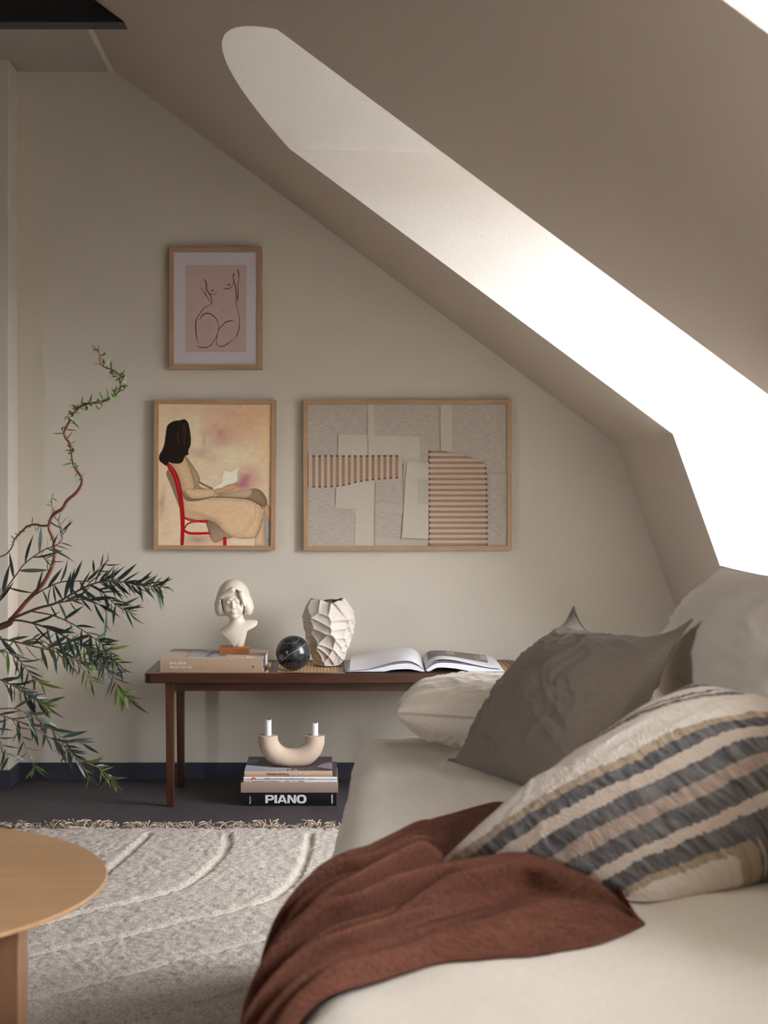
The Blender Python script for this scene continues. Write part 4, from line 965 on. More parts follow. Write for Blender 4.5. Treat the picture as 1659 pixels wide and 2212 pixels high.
gx = np.arange(RX0, RX1+1e-6, sp_r); gy = np.arange(RY0, RY1+1e-6, sp_r)
GX, GY = np.meshgrid(gx, gy, indexing='ij')
dist = np.full(GX.shape, 9.0)
for g in grooves:
    c = crom([c3p(*p)+(0,) for p in g], 5)
    for a, b in zip(c, c[1:]):
        ex, ey = b.x-a.x, b.y-a.y; L2 = ex*ex+ey*ey+1e-12
        t = np.clip(((GX-a.x)*ex+(GY-a.y)*ey)/L2, 0, 1); dist = np.minimum(dist, np.hypot(GX-a.x-t*ex, GY-a.y-t*ey))
n1 = vn(GX/.011, GY/.011, 2)*.5+vn(GX/.0065, GY/.0065, 5)*.8; n2 = fbm(GX/.05, GY/.05, 2, 9)
hgt = .0160+.0034*n1+.0022*n2
cut = sstep(.0085, .0125, dist+.002*vn(GX/.012, GY/.012, 8))
hgt = hgt*cut+(1-cut)*(.0085+.0003*n1)
edge = np.minimum(np.minimum(GX-RX0, RX1-GX), np.minimum(GY-RY0, RY1-GY)); hgt = hgt*sstep(-.004, .012, edge)+.001
jx = vn(GX*300, GY*300, 21)*.0018*cut; jy = vn(GX*300, GY*300, 22)*.0018*cut
V = np.stack([GX+jx, GY+jy, hgt], -1).reshape(-1, 3)
FQ = gridF(len(gx), len(gy)); po = obj('pile', V, FQ, [M['rug'], M['rug_flat']], rug, smooth=True, world=True, idx=(cut.ravel()[FQ].mean(1) < .4).astype(np.int32))
# fringe tassels: a few variants shared
def tassel(seed):
    r = random.Random(seed); m = MB()
    for k in range(30):
        a = r.uniform(-1.2, 1.2); L_ = r.uniform(.030, .060); p = Vector((r.uniform(-.010, .010), r.uniform(0, .008), r.uniform(.002, .012))); pts = [p.copy()]
        d = Vector((math.sin(a), math.cos(a)*.8, r.uniform(-.1, .5)))
        for q in range(6):
            p = p+d*L_/6; d = (d+Vector((r.uniform(-.9, .9), r.uniform(-.7, .3), r.uniform(-.55, .35)))).normalized(); p.z = min(max(p.z, .0015), .027); pts.append(p.copy())
        m.tube(pts, [.0016, .0018, .0017, .0016, .0015, .0013, .0008], 4)
    # knot
    for k in range(7):
        t = 2*math.pi*k/7
    pts = [(0.0065*math.cos(t), .008+.004*math.sin(t), .007+.0045*math.sin(2*t)) for t in [q*2*math.pi/9 for q in range(10)]]; m.tube(pts, .0038, 6)
    m.tube([(0, -.012, .006), (0, 0, .007), (0, .008, .007)], .0045, 6)
    return mesh_from('tassel', m.V, m.F, M['fringe'], smooth=True)
tm = [tassel(k) for k in range(6)]
x = RX0+.01; rr_ = random.Random(3); k = 0
while x < RX1:
    t = add('tassel', tm[k % 6], rug, (x+.35, RY1-2.6+.002, 0), (0, 0, rr_.uniform(-.5, .5))); t.scale = (rr_.choice((-1, 1))*rr_.uniform(.8, 1.15), rr_.uniform(.75, 1.15), rr_.uniform(.8, 1.3))
    x += rr_.choice((.024, .028, .03, .034, .040)); k += 1

# ================================================================== COFFEE TABLE
TX, TY, TR, TZ = -.663, 1.985, .370, .42
ct = empty('coffee_table', (TX, TY, 0)); tag(ct, 'round oak coffee table with thin top and panel base, cut off at the lower left', 'table')
NC = 96; V = []; Fc = []
pf = [(0, TZ), (TR-.002, TZ), (TR, TZ-.002), (TR, TZ-.0045), (TR-.055, TZ-.020), (0, TZ-.020)]
for q, (r, z_) in enumerate(pf):
    for k in range(NC):
        a = 2*math.pi*k/NC; V.append((max(r, .0005)*math.cos(a), max(r, .0005)*math.sin(a), z_))
for q in range(5):
    for k in range(NC):
        j = (k+1) % NC; Fc.append((q*NC+k, (q+1)*NC+k, (q+1)*NC+j, q*NC+j))
Fc.append(tuple(range(NC))); Fc.append(tuple(5*NC+k for k in range(NC))[::-1])
obj('tabletop', V, Fc, M['tabletop'], ct, smooth=True, angle=30)
ZR = .016
lx1 = -.4035-TX
MB().box(lx1-.20, lx1, -.02, .045, ZR, TZ-.020).build('leg_panel', M['tableleg'], ct, bevel=.002)
MB().box(lx1-.42, lx1-.22, -.02, .045, ZR, TZ-.020).build('leg_panel', M['tableleg'], ct, bevel=.002)
MB().box(lx1-.235, lx1-.185, -.19, -.02, ZR, TZ-.020).build('leg_panel', M['tableleg'], ct, bevel=.002)
#@@PART4
# ================================================================== SOFA
TH = .06
sofa = empty('sofa', (.050, 3.05, 0), -TH); tag(sofa, 'deep sofa in loose cream linen covers filling the right foreground', 'sofa')
LEN = 2.75; DEP = 1.02; ZS = .452
def s2w(x, y, z): c, s = math.cos(-TH), math.sin(-TH); return Vector((.050+x*c-y*s, 3.05+x*s+y*c, z))
def w2s(X, Y):
    c, s = math.cos(-TH), math.sin(-TH); dx, dy = X-.050, Y-3.05; return dx*c+dy*s, -dx*s+dy*c
def softbox(x0, x1, y0, y1, z0, z1, r, name, m_, parent, n=(60, 120, 14), crown=0.0, bulge=0.0, wr=.0, seed=0, flare=0.0):
    """rounded box grown from a cube-sphere style mapping, with crowned faces and light creasing"""
    V = []; Fc = []; vid = {}
    nx, ny, nz = n
    def vert(i, j, k):
        key = (i, j, k)
        if key in vid: return vid[key]
        vid[key] = len(V); V.append((i/nx, j/ny, k/nz)); return vid[key]
    def face(f): Fc.append(f)
    for i in range(nx):
        for j in range(ny):
            face((vert(i, j, nz), vert(i+1, j, nz), vert(i+1, j+1, nz), vert(i, j+1, nz)))
            face((vert(i, j+1, 0), vert(i+1, j+1, 0), vert(i+1, j, 0), vert(i, j, 0)))
    for i in range(nx):
        for k in range(nz):
            face((vert(i, 0, k), vert(i+1, 0, k), vert(i+1, 0, k+1), vert(i, 0, k+1)))
            face((vert(i, ny, k+1), vert(i+1, ny, k+1), vert(i+1, ny, k), vert(i, ny, k)))
    for j in range(ny):
        for k in range(nz):
            face((vert(0, j, k), vert(0, j, k+1), vert(0, j+1, k+1), vert(0, j+1, k)))
            face((vert(nx, j, k+1), vert(nx, j, k), vert(nx, j+1, k), vert(nx, j+1, k+1)))
    A = np.array(V); 
    # denser near the borders
    W = lambda t: t+.0*t
    Q = np.stack([x0+(x1-x0)*W(A[:, 0]), y0+(y1-y0)*W(A[:, 1]), z0+(z1-z0)*W(A[:, 2])], 1)
    lo = np.array([x0+r, y0+r, z0+min(r, (z1-z0)*.5)]); hi = np.array([x1-r, y1-r, z1-min(r, (z1-z0)*.5)])
    C = np.clip(Q, lo, hi); D = Q-C; l = np.linalg.norm(D, axis=1, keepdims=True)
    mx_ = np.max(np.abs(D), axis=1, keepdims=True)
    N = D/np.maximum(l, 1e-9); Q2 = C+N*np.minimum(r, mx_)*np.where(l > 1e-9, 1, 0)
    u = (Q2[:, 0]-x0)/(x1-x0); v = (Q2[:, 1]-y0)/(y1-y0); wz_ = (Q2[:, 2]-z0)/(z1-z0)
    dome = np.clip(4*u*(1-u), 0, 1)**.6*np.clip(4*v*(1-v), 0, 1)**.6
    Q2[:, 2] += crown*dome*np.where(N[:, 2] > .2, 1, 0)*np.clip(wz_, 0, 1)
    k = bulge*np.sin(math.pi*np.clip(wz_, 0, 1)); Q2[:, 0] += k*np.where(u < .5, -1, 1)*sstep(0, .06, np.abs(u-.5)*1.0)*np.where(np.abs(N[:, 0]) > .4, 1, 0); Q2[:, 1] += k*np.where(v < .5, -1, 1)*np.where(np.abs(N[:, 1]) > .4, 1, 0)
    Q2[:, 0] -= flare*(1-wz_)*np.where(u < .3, 1, 0); Q2[:, 1] += flare*(1-wz_)*np.where(v > .9, 1, 0)
    if wr:
        f = fbm(Q2[:, 0]*7+Q2[:, 2]*9, Q2[:, 1]*7-Q2[:, 2]*5, 4, seed)
        f2 = 1-np.abs(fbm(Q2[:, 0]*10+.5*Q2[:, 1]*10, Q2[:, 1]*4+Q2[:, 2]*10, 3, seed+5))*2
        f3 = np.clip(1-np.abs(vn(Q2[:, 0]*9+Q2[:, 2]*4+.4*fbm(Q2[:, 0]*5, Q2[:, 1]*5, 2, seed+8), Q2[:, 1]*3.5+Q2[:, 2]*11, seed+9))*5, 0, 1)**1.5
        Q2 += N*(wr*(f+.45*f2+.55*f3))[:, None]
    return obj(name, Q2, np.array(Fc), m_, parent, smooth=True)
def welt(pts, r, parent, name='welt', m_='seam'): return MB().tube(pts, r, 6).build(name, M[m_], parent, smooth=True)
ZB0 = .018
softbox(.03, DEP, -LEN, -.02, .09, .30, .035, 'base', M['sofa'], sofa, n=(16, 40, 6), wr=.003, seed=3)
softbox(.012, DEP-.05, -LEN+.0, 0, .255, ZS, .060, 'seat_cushion', M['sofa'], sofa, n=(80, 170, 26), crown=.022, bulge=.001, wr=.004, seed=7, flare=.0)
softbox(DEP-.20, DEP, -LEN, -.0, .12, .66, .055, 'backrest', M['sofa'], sofa, n=(12, 60, 20), wr=.003, seed=9)
for (lx_, ly_) in ((.09, -.10), (.09, -LEN+.10), (DEP-.09, -.10), (DEP-.09, -LEN+.10)):
    MB().tube([(lx_, ly_, ZB0), (lx_, ly_, .10)], [.016, .022], 12).build('leg', M['teakv'], sofa, smooth=True)
# corner seams of the loose cover: far left corner, with the soft bunch at its foot
pts = [(.0285+.002*math.sin(t*9), -.0165, .300+.120*t) for t in [k/10 for k in range(11)]]
welt(pts, .0030, sofa, m_='sofa')
welt([(.0105+.001*math.sin(k*1.3), -.06-k*.1, .322+.002*math.sin(k*2.1)) for k in range(26)], .0028, sofa, m_='sofa')
welt([(.07+k*.1, .0012+.0008*math.sin(k*1.7), .322+.002*math.sin(k*2.1)) for k in range(9)], .0028, sofa, m_='sofa')

# ================================================================== CUSHIONS
def cushion(name, cn, th, m_, lab, group=None, n=110, sag=.07, sagu1=None, crz=.5, seed=0, wr=.004, rad=.012, uvp=None, floorz=None, seamr=.0028, asym=.5, power=.42, seam_mat='seam', skew=None, bias=None, parts_extra=None):
    A, B, C, D = [np.array(c, float) for c in cn]; ctr = (A+B+C+D)/4
    root = empty(name, tuple(ctr)); tag(root, lab, 'cushion', group)
    nrm = np.cross(B-A, D-A); nrm /= np.linalg.norm(nrm)
    g = np.linspace(-1, 1, n); g = np.sign(g)*(1-(1-np.abs(g))**1.35)   # denser at the rim
    U, W_ = np.meshgrid(g, g, indexing='ij')
    su = U*(1-np.where(U > 0, sagu1 if sagu1 is not None else sag, sag)*(1-W_**2)*np.abs(U)**2); sw_ = W_*(1-sag*(1-U**2)*np.abs(W_)**2)
    a, b = (su+1)/2, (sw_+1)/2
    Pm = (A[None, None]*((1-a)*(1-b))[..., None]+B*(a*(1-b))[..., None]+C*(a*b)[..., None]+D*((1-a)*b)[..., None])
    if bias is not None: Pm = Pm+bias(U, W_)
    dome = ((1-U**2)*(1-W_**2)); t = np.clip(dome, 0, 1)**power
    eu = sstep(.45, 1.0, np.abs(U)); ew = sstep(.45, 1.0, np.abs(W_)); cr_ = eu*ew
    def wrinkle(sd):
        w_ = .9*eu*(1-ew*.5)*vn(W_*9, U*1.6, sd)+.9*ew*(1-eu*.5)*vn(U*9, W_*1.6, sd+3)
        w_ += 1.2*cr_*vn((U-W_)*6, (U+W_)*1.2, sd+9)*1.3
        w_ += .55*(1-np.abs(fbm(U*2.3+W_*1.1, W_*2.6-U, 3, sd+4))*2)+.35*fbm(U*6, W_*6, 2, sd+6)
        wu2 = U+.35*fbm(U*1.7, W_*1.7, 2, sd+30); ww2 = W_+.35*fbm(U*1.7, W_*1.7, 2, sd+31)
        w_ += crz*(np.clip(1-np.abs(vn(wu2*3.2+ww2*1.4, ww2*1.5, sd+32))*5, 0, 1)**1.5+.8*np.clip(1-np.abs(vn(wu2*1.8-ww2*1.2, ww2*5.2, sd+33))*5, 0, 1)**1.5+.5*np.clip(1-np.abs(vn(wu2*7, ww2*4, sd+34))*4, 0, 1)**1.5)
        return w_*wr*sstep(0, .35, dome)
    top = Pm+nrm*((t*th*asym+wrinkle(seed))[..., None]); bot = Pm-nrm*((t*th*(1-asym)+wrinkle(seed+50))[..., None])
    V = np.concatenate([top.reshape(-1, 3), bot.reshape(-1, 3)])
    if floorz is not None:
        fz = floorz(V[:, 0], V[:, 1]); V[:, 2] = np.where(V[:, 2] < fz, fz+.0004, V[:, 2])
    F1 = gridF(n, n); F2 = gridF(n, n)[:, ::-1]+n*n
    rim = [(i, 0) for i in range(n)]+[(n-1, j) for j in range(1, n)]+[(i, n-1) for i in range(n-2, -1, -1)]+[(0, j) for j in range(n-2, 0, -1)]
    body = obj('cushion_cover', V, np.concatenate([F1, F2]), m_, root, smooth=True, world=True)
    bm = bmesh.new(); bm.from_mesh(body.data); bmesh.ops.remove_doubles(bm, verts=bm.verts, dist=.00005); bmesh.ops.recalc_face_normals(bm, faces=bm.faces); bm.to_mesh(body.data); bm.free()
    if uvp is not None:
        me = body.data; uvl = me.uv_layers.new(name='UVMap')
        kd = {}
        # uv from nearest grid vertex
        from mathutils.kdtree import KDTree
        kt = KDTree(len(V)); off = np.array(root.location)
        for q in range(len(V)): kt.insert(Vector(V[q]-off), q)
        kt.balance(); fu, fw = U.ravel(), W_.ravel(); N2 = n*n
        for l in me.loops:
            q = kt.find(me.vertices[l.vertex_index].co)[1] % N2; uvl.data[l.index].uv = uvp(V[q])
    if seamr:
        pts = [V[i*n+j] for i, j in rim]; pts.append(pts[0])
        MB().tube([Vector(p)-root.location for p in pts], seamr, 6, cap=False).build('seam_edge', M[seam_mat] if isinstance(seam_mat, str) else seam_mat, root, smooth=True)
    return root, Pm, nrm
def seatz(X, Y):
    x, y = w2s(X, Y); u = np.clip(x/(DEP-.05), 0, 1); v = np.clip(-y/LEN, 0, 1)
    r = .06; z = ZS+.022*np.clip(4*u*(1-u), 0, 1)**.6*np.clip(4*v*(1-v), 0, 1)**.6+.003
    ins = (x > 0) & (y < 0)
    ex = np.clip(r-x, 0, r); ey = np.clip(r+y, 0, r); d = np.sqrt(ex**2+ey**2)
    z = z-np.where(d < r, r-np.sqrt(np.maximum(r*r-np.minimum(d, r)**2, 0)), r)
    return np.where(ins, z, -1)
# small beige cushion at the far end
c1_ = [P(857, 1540, 2.74), P(1040, 1560, 2.66), P(1175, 1500, 2.98), P(905, 1500, 3.10)]
c1_ = [(c1_[0].x, c1_[0].y, c1_[0].z), (.50, 2.60, .530), (.56, 2.97, .520), (.150, 3.08, .515)]
cushion('cushion', c1_, .140, M['cush_beige'], 'small natural beige linen cushion lying flat at the far end of the sofa', seed=21, floorz=seatz, sag=.05, wr=.006, power=.36)
# taupe cushion
A_, B_, C_ = P(968, 1655, 2.66), P(1228, 1366, 2.84), P(1466, 1378, 2.46)
D_ = (.36, 2.21, .47)
def tb(U, W_):
    w1 = ((1+U)/2)**5*((1-W_)/2)**4; w2 = ((1+U)/2)**8*((1+W_)/2)**8
    return w1[..., None]*np.array([.012, .01, .048])+w2[..., None]*np.array([.022, .0, .030])
cushion('cushion', [tuple(A_), tuple(B_), tuple(C_), D_], .185, M['cush_taupe'], 'dark taupe linen cushion with crumpled corners leaning in the middle of the sofa', seed=5, floorz=seatz, sag=.10, sagu1=.17, wr=.0065, power=.66, bias=tb, crz=.8, seam_mat='cush_taupe', seamr=.002)
# big back cushions; the two nearer ones, out of view, shape seat shadows
Bc = [(.80, 2.90, .42), (.875, 2.84, .865), (.845, 2.15, .845), (.78, 2.12, .42)]
cushion('cushion', [tuple(P(1405, 1560, 2.86)), tuple(P(1557, 1224, 2.80)), (.86, 2.16, .81), (.76, 2.12, .45)], .29, M['sofa'], 'large cream linen back cushion standing at the right edge of the sofa', 'back cushions', seed=31, sag=.09, wr=.010, power=.60, n=72, floorz=seatz)
cushion('cushion', [(.70, 2.04, .45), (.80, 2.03, .83), (.76, 1.28, .82), (.66, 1.27, .45)], .27, M['sofa'], 'mostly unseen cream linen back cushion, kept to shade the seat by the striped cushion', 'back cushions', seed=37, sag=.05, wr=.006, power=.4, n=48, floorz=seatz)
cushion('cushion', [(.66, 1.24, .45), (.76, 1.23, .83), (.72, .50, .82), (.62, .50, .45)], .27, M['sofa'], 'unseen cream linen back cushion added at the near end of the sofa to shade the seat', 'back cushions', seed=39, sag=.05, wr=.006, power=.4, n=40, floorz=seatz)
# striped cushion material
def stripe_mat():
    m = bpy.data.materials.new('striped_weave'); m.use_nodes = True; n = m.node_tree; L = n.links; b = n.nodes['Principled BSDF']; b.inputs['Roughness'].default_value = .95; b.inputs['Specular IOR Level'].default_value = .1
    uv = n.nodes.new('ShaderNodeTexCoord'); sx_ = n.nodes.new('ShaderNodeSeparateXYZ'); L.new(uv.outputs['UV'], sx_.inputs[0])
    # ragged stripe edges: columns of thread of uneven length
    mp_ = n.nodes.new('ShaderNodeMapping'); mp_.inputs['Scale'].default_value = (100, 3, 1); L.new(uv.outputs['UV'], mp_.inputs[0])
    no = n.nodes.new('ShaderNodeTexNoise'); no.inputs['Scale'].default_value = 1; no.inputs['Detail'].default_value = 2; L.new(mp_.outputs[0], no.inputs['Vector'])
    a1 = n.nodes.new('ShaderNodeMath'); a1.operation = 'SUBTRACT'; a1.inputs[1].default_value = .5; L.new(no.outputs[0], a1.inputs[0])
    a2 = n.nodes.new('ShaderNodeMath'); a2.operation = 'MULTIPLY_ADD'; a2.inputs[1].default_value = .024; L.new(a1.outputs[0], a2.inputs[0]); L.new(sx_.outputs['Y'], a2.inputs[2])
    cr1 = n.nodes.new('ShaderNodeValToRGB'); cr1.color_ramp.interpolation = 'CONSTANT'; L.new(a2.outputs[0], cr1.inputs[0])
    cream = (.62, .55, .475, 1); grey = (.115, .108, .104, 1); tanc = (.35, .27, .195, 1); mixc = (.33, .25, .20, 1); band = (.50, .41, .335, 1)
    # (p, colour)
    stops = [(0, cream), (.045, grey), (.06, cream), (.150, tanc), (.170, grey), (.215, band), (.250, grey), (.305, mixc), (.350, grey), (.405, band), (.450, grey), (.500, tanc), (.530, cream), (.695, tanc), (.710, grey), (.732, cream), (.748, grey), (.765, cream), (.840, tanc), (.850, grey), (.90, cream), (.925, grey), (.96, tanc), (.975, cream)]
    e = cr1.color_ramp.elements; e[0].position = 0; e[0].color = cream; e[1].position = stops[1][0]; e[1].color = stops[1][1]
    for p_, c_ in stops[2:]: q = e.new(p_); q.color = c_
    # thread columns: darker and lighter tufts along the stripe
    mp3 = n.nodes.new('ShaderNodeMapping'); mp3.inputs['Scale'].default_value = (74, 12, 1); L.new(uv.outputs['UV'], mp3.inputs[0])
    n3 = n.nodes.new('ShaderNodeTexNoise'); n3.inputs['Scale'].default_value = 1; n3.inputs['Detail'].default_value = 2; L.new(mp3.outputs[0], n3.inputs['Vector'])
    m3 = n.nodes.new('ShaderNodeMapRange'); m3.inputs[1].default_value = .3; m3.inputs[2].default_value = .7; m3.inputs[3].default_value = .45; m3.inputs[4].default_value = 1.75; L.new(n3.outputs[0], m3.inputs[0])
    mm = n.nodes.new('ShaderNodeVectorMath'); mm.operation = 'SCALE'; L.new(cr1.outputs[0], mm.inputs[0]); L.new(m3.outputs[0], mm.inputs['Scale'])
    # only the coloured yarn varies strongly
    bwn = n.nodes.new('ShaderNodeRGBToBW'); L.new(cr1.outputs[0], bwn.inputs[0]); m4 = n.nodes.new('ShaderNodeMapRange'); m4.inputs[1].default_value = .12; m4.inputs[2].default_value = .42; m4.inputs[3].default_value = 1.0; m4.inputs[4].default_value = .10; L.new(bwn.outputs[0], m4.inputs[0])
    mix = n.nodes.new('ShaderNodeMix'); mix.data_type = 'RGBA'; L.new(m4.outputs[0], mix.inputs[0]); L.new(cr1.outputs[0], mix.inputs[6]); L.new(mm.outputs[0], mix.inputs[7]); L.new(mix.outputs[2], b.inputs['Base Color'])
    mp4 = n.nodes.new('ShaderNodeMapping'); mp4.inputs['Scale'].default_value = (170, 60, 1); L.new(uv.outputs['UV'], mp4.inputs[0])
    n4 = n.nodes.new('ShaderNodeTexNoise'); n4.inputs['Scale'].default_value = 1; L.new(mp4.outputs[0], n4.inputs['Vector'])
    bu = n.nodes.new('ShaderNodeBump'); bu.inputs['Strength'].default_value = .8; bu.inputs['Distance'].default_value = .003; L.new(n4.outputs[0], bu.inputs['Height']); L.new(bu.outputs[0], b.inputs['Normal'])
    return m
M['stripe'] = stripe_mat()
PL, PT, PR, PB = (.128, 1.84, .468), tuple(P(1500, 1478, 2.03)), (.74, 1.83, .60), tuple(P(1392, 2000, 1.67))
_q = [np.array(t, float) for t in (PL, PT, PR, PB)]; _n = np.cross(_q[1]-_q[0], _q[3]-_q[0]); _n /= np.linalg.norm(_n); _n *= np.sign(_n[2])
_ctr = sum(_q)/4+_n*.10
_A = np.array([list(t)+[1] for t in _q+[_ctr]+[_ctr]]); _b = np.array([.44, 1.02, .10, .0, .40, .40])
_sol = np.linalg.lstsq(_A, _b, rcond=None)[0]
_al = _q[2]-_q[3]; _al /= np.linalg.norm(_al)
def uvp(co): return (float(np.dot(co, _al))*1.9, float((np.dot(co, _sol[:3])+_sol[3]+.075-.15)*.88+.15+.27*min(.28, float(np.dot(np.array(co)-np.array(PL), _al)))))
cushion('cushion', [PL, PT, PR, PB], .20, M['stripe'], 'large cream cushion with grey and tan woven stripes, nearest the camera', seed=63, sag=.02, wr=.004, uvp=uvp, n=110, floorz=seatz, seamr=0, power=.46, asym=.55)

# ================================================================== THROW
thr = empty('throw_blanket', (.0, 1.7, .45)); tag(thr, 'rust brown woven throw crumpled over the sofa edge below the striped cushion', 'blanket')
nu, nv = 170, 210
# far and near borders, in sofa-local arc coordinates: (s, y): s>0 = distance inward on the seat from the rounded edge, s<0 hangs down
far = np.array([(.30, -1.43), (.30, -1.10), (.20, -.76), (.09, -.90), (.0, -1.14), (-.09, -1.25), (-.20, -1.33), (-.34, -1.38)])
near = np.array([(.31, -1.445), (.25, -1.52), (.18, -1.555), (.09, -1.575), (.02, -1.64), (-.06, -1.73), (-.20, -1.85), (-.34, -1.92)])
vv = np.linspace(0, 1, nv); kk = np.linspace(0, 1, 8)
fs, fy = np.interp(vv, kk, far[:, 0]), np.interp(vv, kk, far[:, 1]); ns_, ny_ = np.interp(vv, kk, near[:, 0]), np.interp(vv, kk, near[:, 1])
def smooth1(a, it=30):
    a = a.copy()
    for _ in range(it): a[1:-1] = .25*a[:-2]+.5*a[1:-1]+.25*a[2:]
    return a
fs, fy, ns_, ny_ = [smooth1(q) for q in (fs, fy, ns_, ny_)]
uu = np.linspace(0, 1, nu); UU, VV = np.meshgrid(uu, vv, indexing='ij')
Sg = fs[None]*(1-UU)+ns_[None]*UU; Yg = fy[None]*(1-UU)+ny_[None]*UU
# folds: run along v (from the cushion over the edge), count rises down the drop
wu = UU+.05*vn(UU*3, VV*2.5, 4)+.035*np.sin(VV*5+1)
def ridge(c, w_, amp, v0=0, v1=1, drift=0, soft=.12):
    cc_ = c+drift*(VV-.5)+.02*np.sin(VV*7+c*20); d = (wu-cc_)/w_
    return amp*np.exp(-d*d)*sstep(v0-soft, v0+soft, VV)*(1-sstep(v1-soft, v1+soft, VV))
Hh = .004+0*UU
for (c_, w_, a_, v0, v1, dr) in ((.06, .024, .022, .25, 1, -.05), (.14, .018, .026, .35, 1, -.12), (.23, .026, .044, .20, 1, -.14), (.31, .016, .026, .5, 1, -.10),
        (.42, .040, .066, .0, .66, .20), (.40, .020, .040, .55, 1, -.08), (.49, .017, .032, .45, 1, -.10), (.59, .026, .054, .28, 1, -.14), (.67, .016, .028, .5, 1, -.04),
        (.72, .036, .046, -.1, .45, .10), (.76, .020, .040, .45, 1, -.02), (.85, .017, .028, .55, 1, .03), (.93, .018, .018, .3, 1, 0), (.88, .04, .026, -.2, .4, .05), (.32, .024, .030, .25, .6, .1)):
    Hh = Hh+ridge(c_, w_, a_, v0, v1, dr)
Hh += .014*np.clip(1-np.abs(vn(UU*11+.8*vn(VV*2, UU*2, 3), VV*2.2, 12))*3, 0, 1)*sstep(0, .1, VV)+.0014*fbm(UU*40, VV*34, 2, 5)
Hh += ridge(.62, .07, .030, .08, .34, 0, .10)
Hh *= sstep(-.03, .26, VV)
Hh = np.maximum(Hh, .001)
_lim = .022+.13*np.clip(VV-.12, 0, .45); Hh = _lim*np.tanh(Hh/_lim)
Hh *= 1-.93*sstep(.06, .12, Sg)*sstep(-1.27, -1.17, Yg)
Hh *= sstep(-.02, .06, UU)*.7+.3
Hh *= sstep(1.02, .95, UU)*.8+.2
# gravity waves on the hang
Rr = .065; arc = Rr*math.pi/2
def base(s, y, h):
    # s: arclength coordinate, 0 at the start of the rounded edge (on top)
    on = s >= 0; x = Rr+s; z = np.full(s.shape, 0.)
    a = np.clip(-s/arc, 0, 1)*math.pi/2
    x = np.where(on, x, Rr-Rr*np.sin(a)); nx_ = np.where(on, 0, -np.sin(a)); nz_ = np.where(on, 1, np.cos(a))
    zz_ = np.where(on, 0, -(Rr-Rr*np.cos(a))); down = np.maximum(-s-arc, 0); zz_ = zz_-down*.97; x = x-down*.06-.004*np.where(down > 0, 1, 0)
    u = np.clip(x/(DEP-.05), 0, 1); v = np.clip(-y/LEN, 0, 1); dm = .022*np.clip(4*u*(1-u), 0, 1)**.6*np.clip(4*v*(1-v), 0, 1)**.6
    z = ZS+zz_+dm*np.where(s > -arc, 1, .3)+.004
    return x+nx_*(h+.006*np.clip(-s/arc, 0, 1)), y, z+nz_*h
Yg = Yg-.95*np.maximum(Hh-.012, 0)*sstep(0, .15, UU)*sstep(1.0, .8, UU)*sstep(.1, .35, VV)-.012*vn(UU*4, VV*3, 31)*sstep(0, .3, VV)
Hh = Hh*(1-.30*sstep(.0, -.12, Sg))
Xs, Ys_, Zs = base(Sg, Yg, Hh)
c, s = math.cos(-TH), math.sin(-TH)
V = np.stack([.050+Xs*c-Ys_*s, 3.05+Xs*s+Ys_*c, Zs], -1).reshape(-1, 3)
th_o = obj('throw_cloth', V, gridF(nu, nv), M['throw'], thr, smooth=True, world=True)
so = th_o.modifiers.new('thickness', 'SOLIDIFY'); so.thickness = .003; so.offset = 1

# ================================================================== PLANT
M['bark'] = mat('red_bark', (.20, .055, .03, 1), .5, var=.2, vscale=40, spec=.4)
M['bark2'] = mat('brown_twig', (.12, .052, .04, 1), .6, var=.15, vscale=40)
M['leaf_dark'] = mat('dark_leaf', (.022, .042, .028, 1), .42, col2=(.035, .060, .038, 1), vscale=30, spec=.5)
M['leaf_light'] = mat('young_leaf', (.15, .21, .025, 1), .5, col2=(.07, .12, .022, 1), vscale=30)
M['leaf_curl'] = mat('curly_leaf', (.16, .27, .04, 1), .5, col2=(.07, .14, .03, 1), vscale=30)
M['stoneware'] = mat('dark_stoneware', (.12, .105, .095, 1), .6, bump=.2, bscale=120)
fv = empty('floor_vase', (-1.17, 3.72, 0)); tag(fv, 'dark stoneware floor vase holding the branches, left of the rug', 'vase')
prof = [(.085, 0), (.105, .02), (.125, .14), (.125, .28), (.10, .40), (.062, .46), (.055, .49), (.062, .505), (.055, .505), (.047, .488), (.052, .46), (.085, .40), (.10, .28), (.09, .03)]
NR = 32; V = [(r*math.cos(2*math.pi*k/NR), r*math.sin(2*math.pi*k/NR), z_) for r, z_ in prof for k in range(NR)]
Fc = [(q*NR+k, q*NR+(k+1) % NR, (q+1)*NR+(k+1) % NR, (q+1)*NR+k) for q in range(len(prof)-1) for k in range(NR)]+[tuple(range(NR))[::-1], tuple((len(prof)-1)*NR+k for k in range(NR))]
# two more plan-shape details: foot ring and lip
obj('vase_body', V, Fc, M['stoneware'], fv, smooth=True, angle=60)
def leafmesh(curve, wid, m_, curl=0, nseg=8):
    V = []; Fc = []
    for k in range(nseg+1):
        t = k/nseg; w_ = wid*math.sin(math.pi*min(1, t*1.02+.02)**.85)**.9*(1 if t < .98 else .15)
        x = t if not curl else math.sin(curl*t)/curl; z = -curve*t*t if not curl else (1-math.cos(curl*t))/curl
        for s_, dz in ((-1, .25), (0, 0), (1, .25)): V.append((x, s_*w_, z+dz*w_))
    for k in range(nseg):
        a = 3*k; Fc += [(a, a+1, a+4, a+3), (a+1, a+2, a+5, a+4)]
    return mesh_from('leaf', V, Fc, m_, smooth=True)
LM = [leafmesh(.12, .070, M['leaf_dark']), leafmesh(.28, .062, M['leaf_dark']), leafmesh(-.08, .080, M['leaf_dark']), leafmesh(.2, .050, M['leaf_dark'])]
LL = [leafmesh(.1, .07, M['leaf_light']), leafmesh(-.12, .06, M['leaf_light'])]
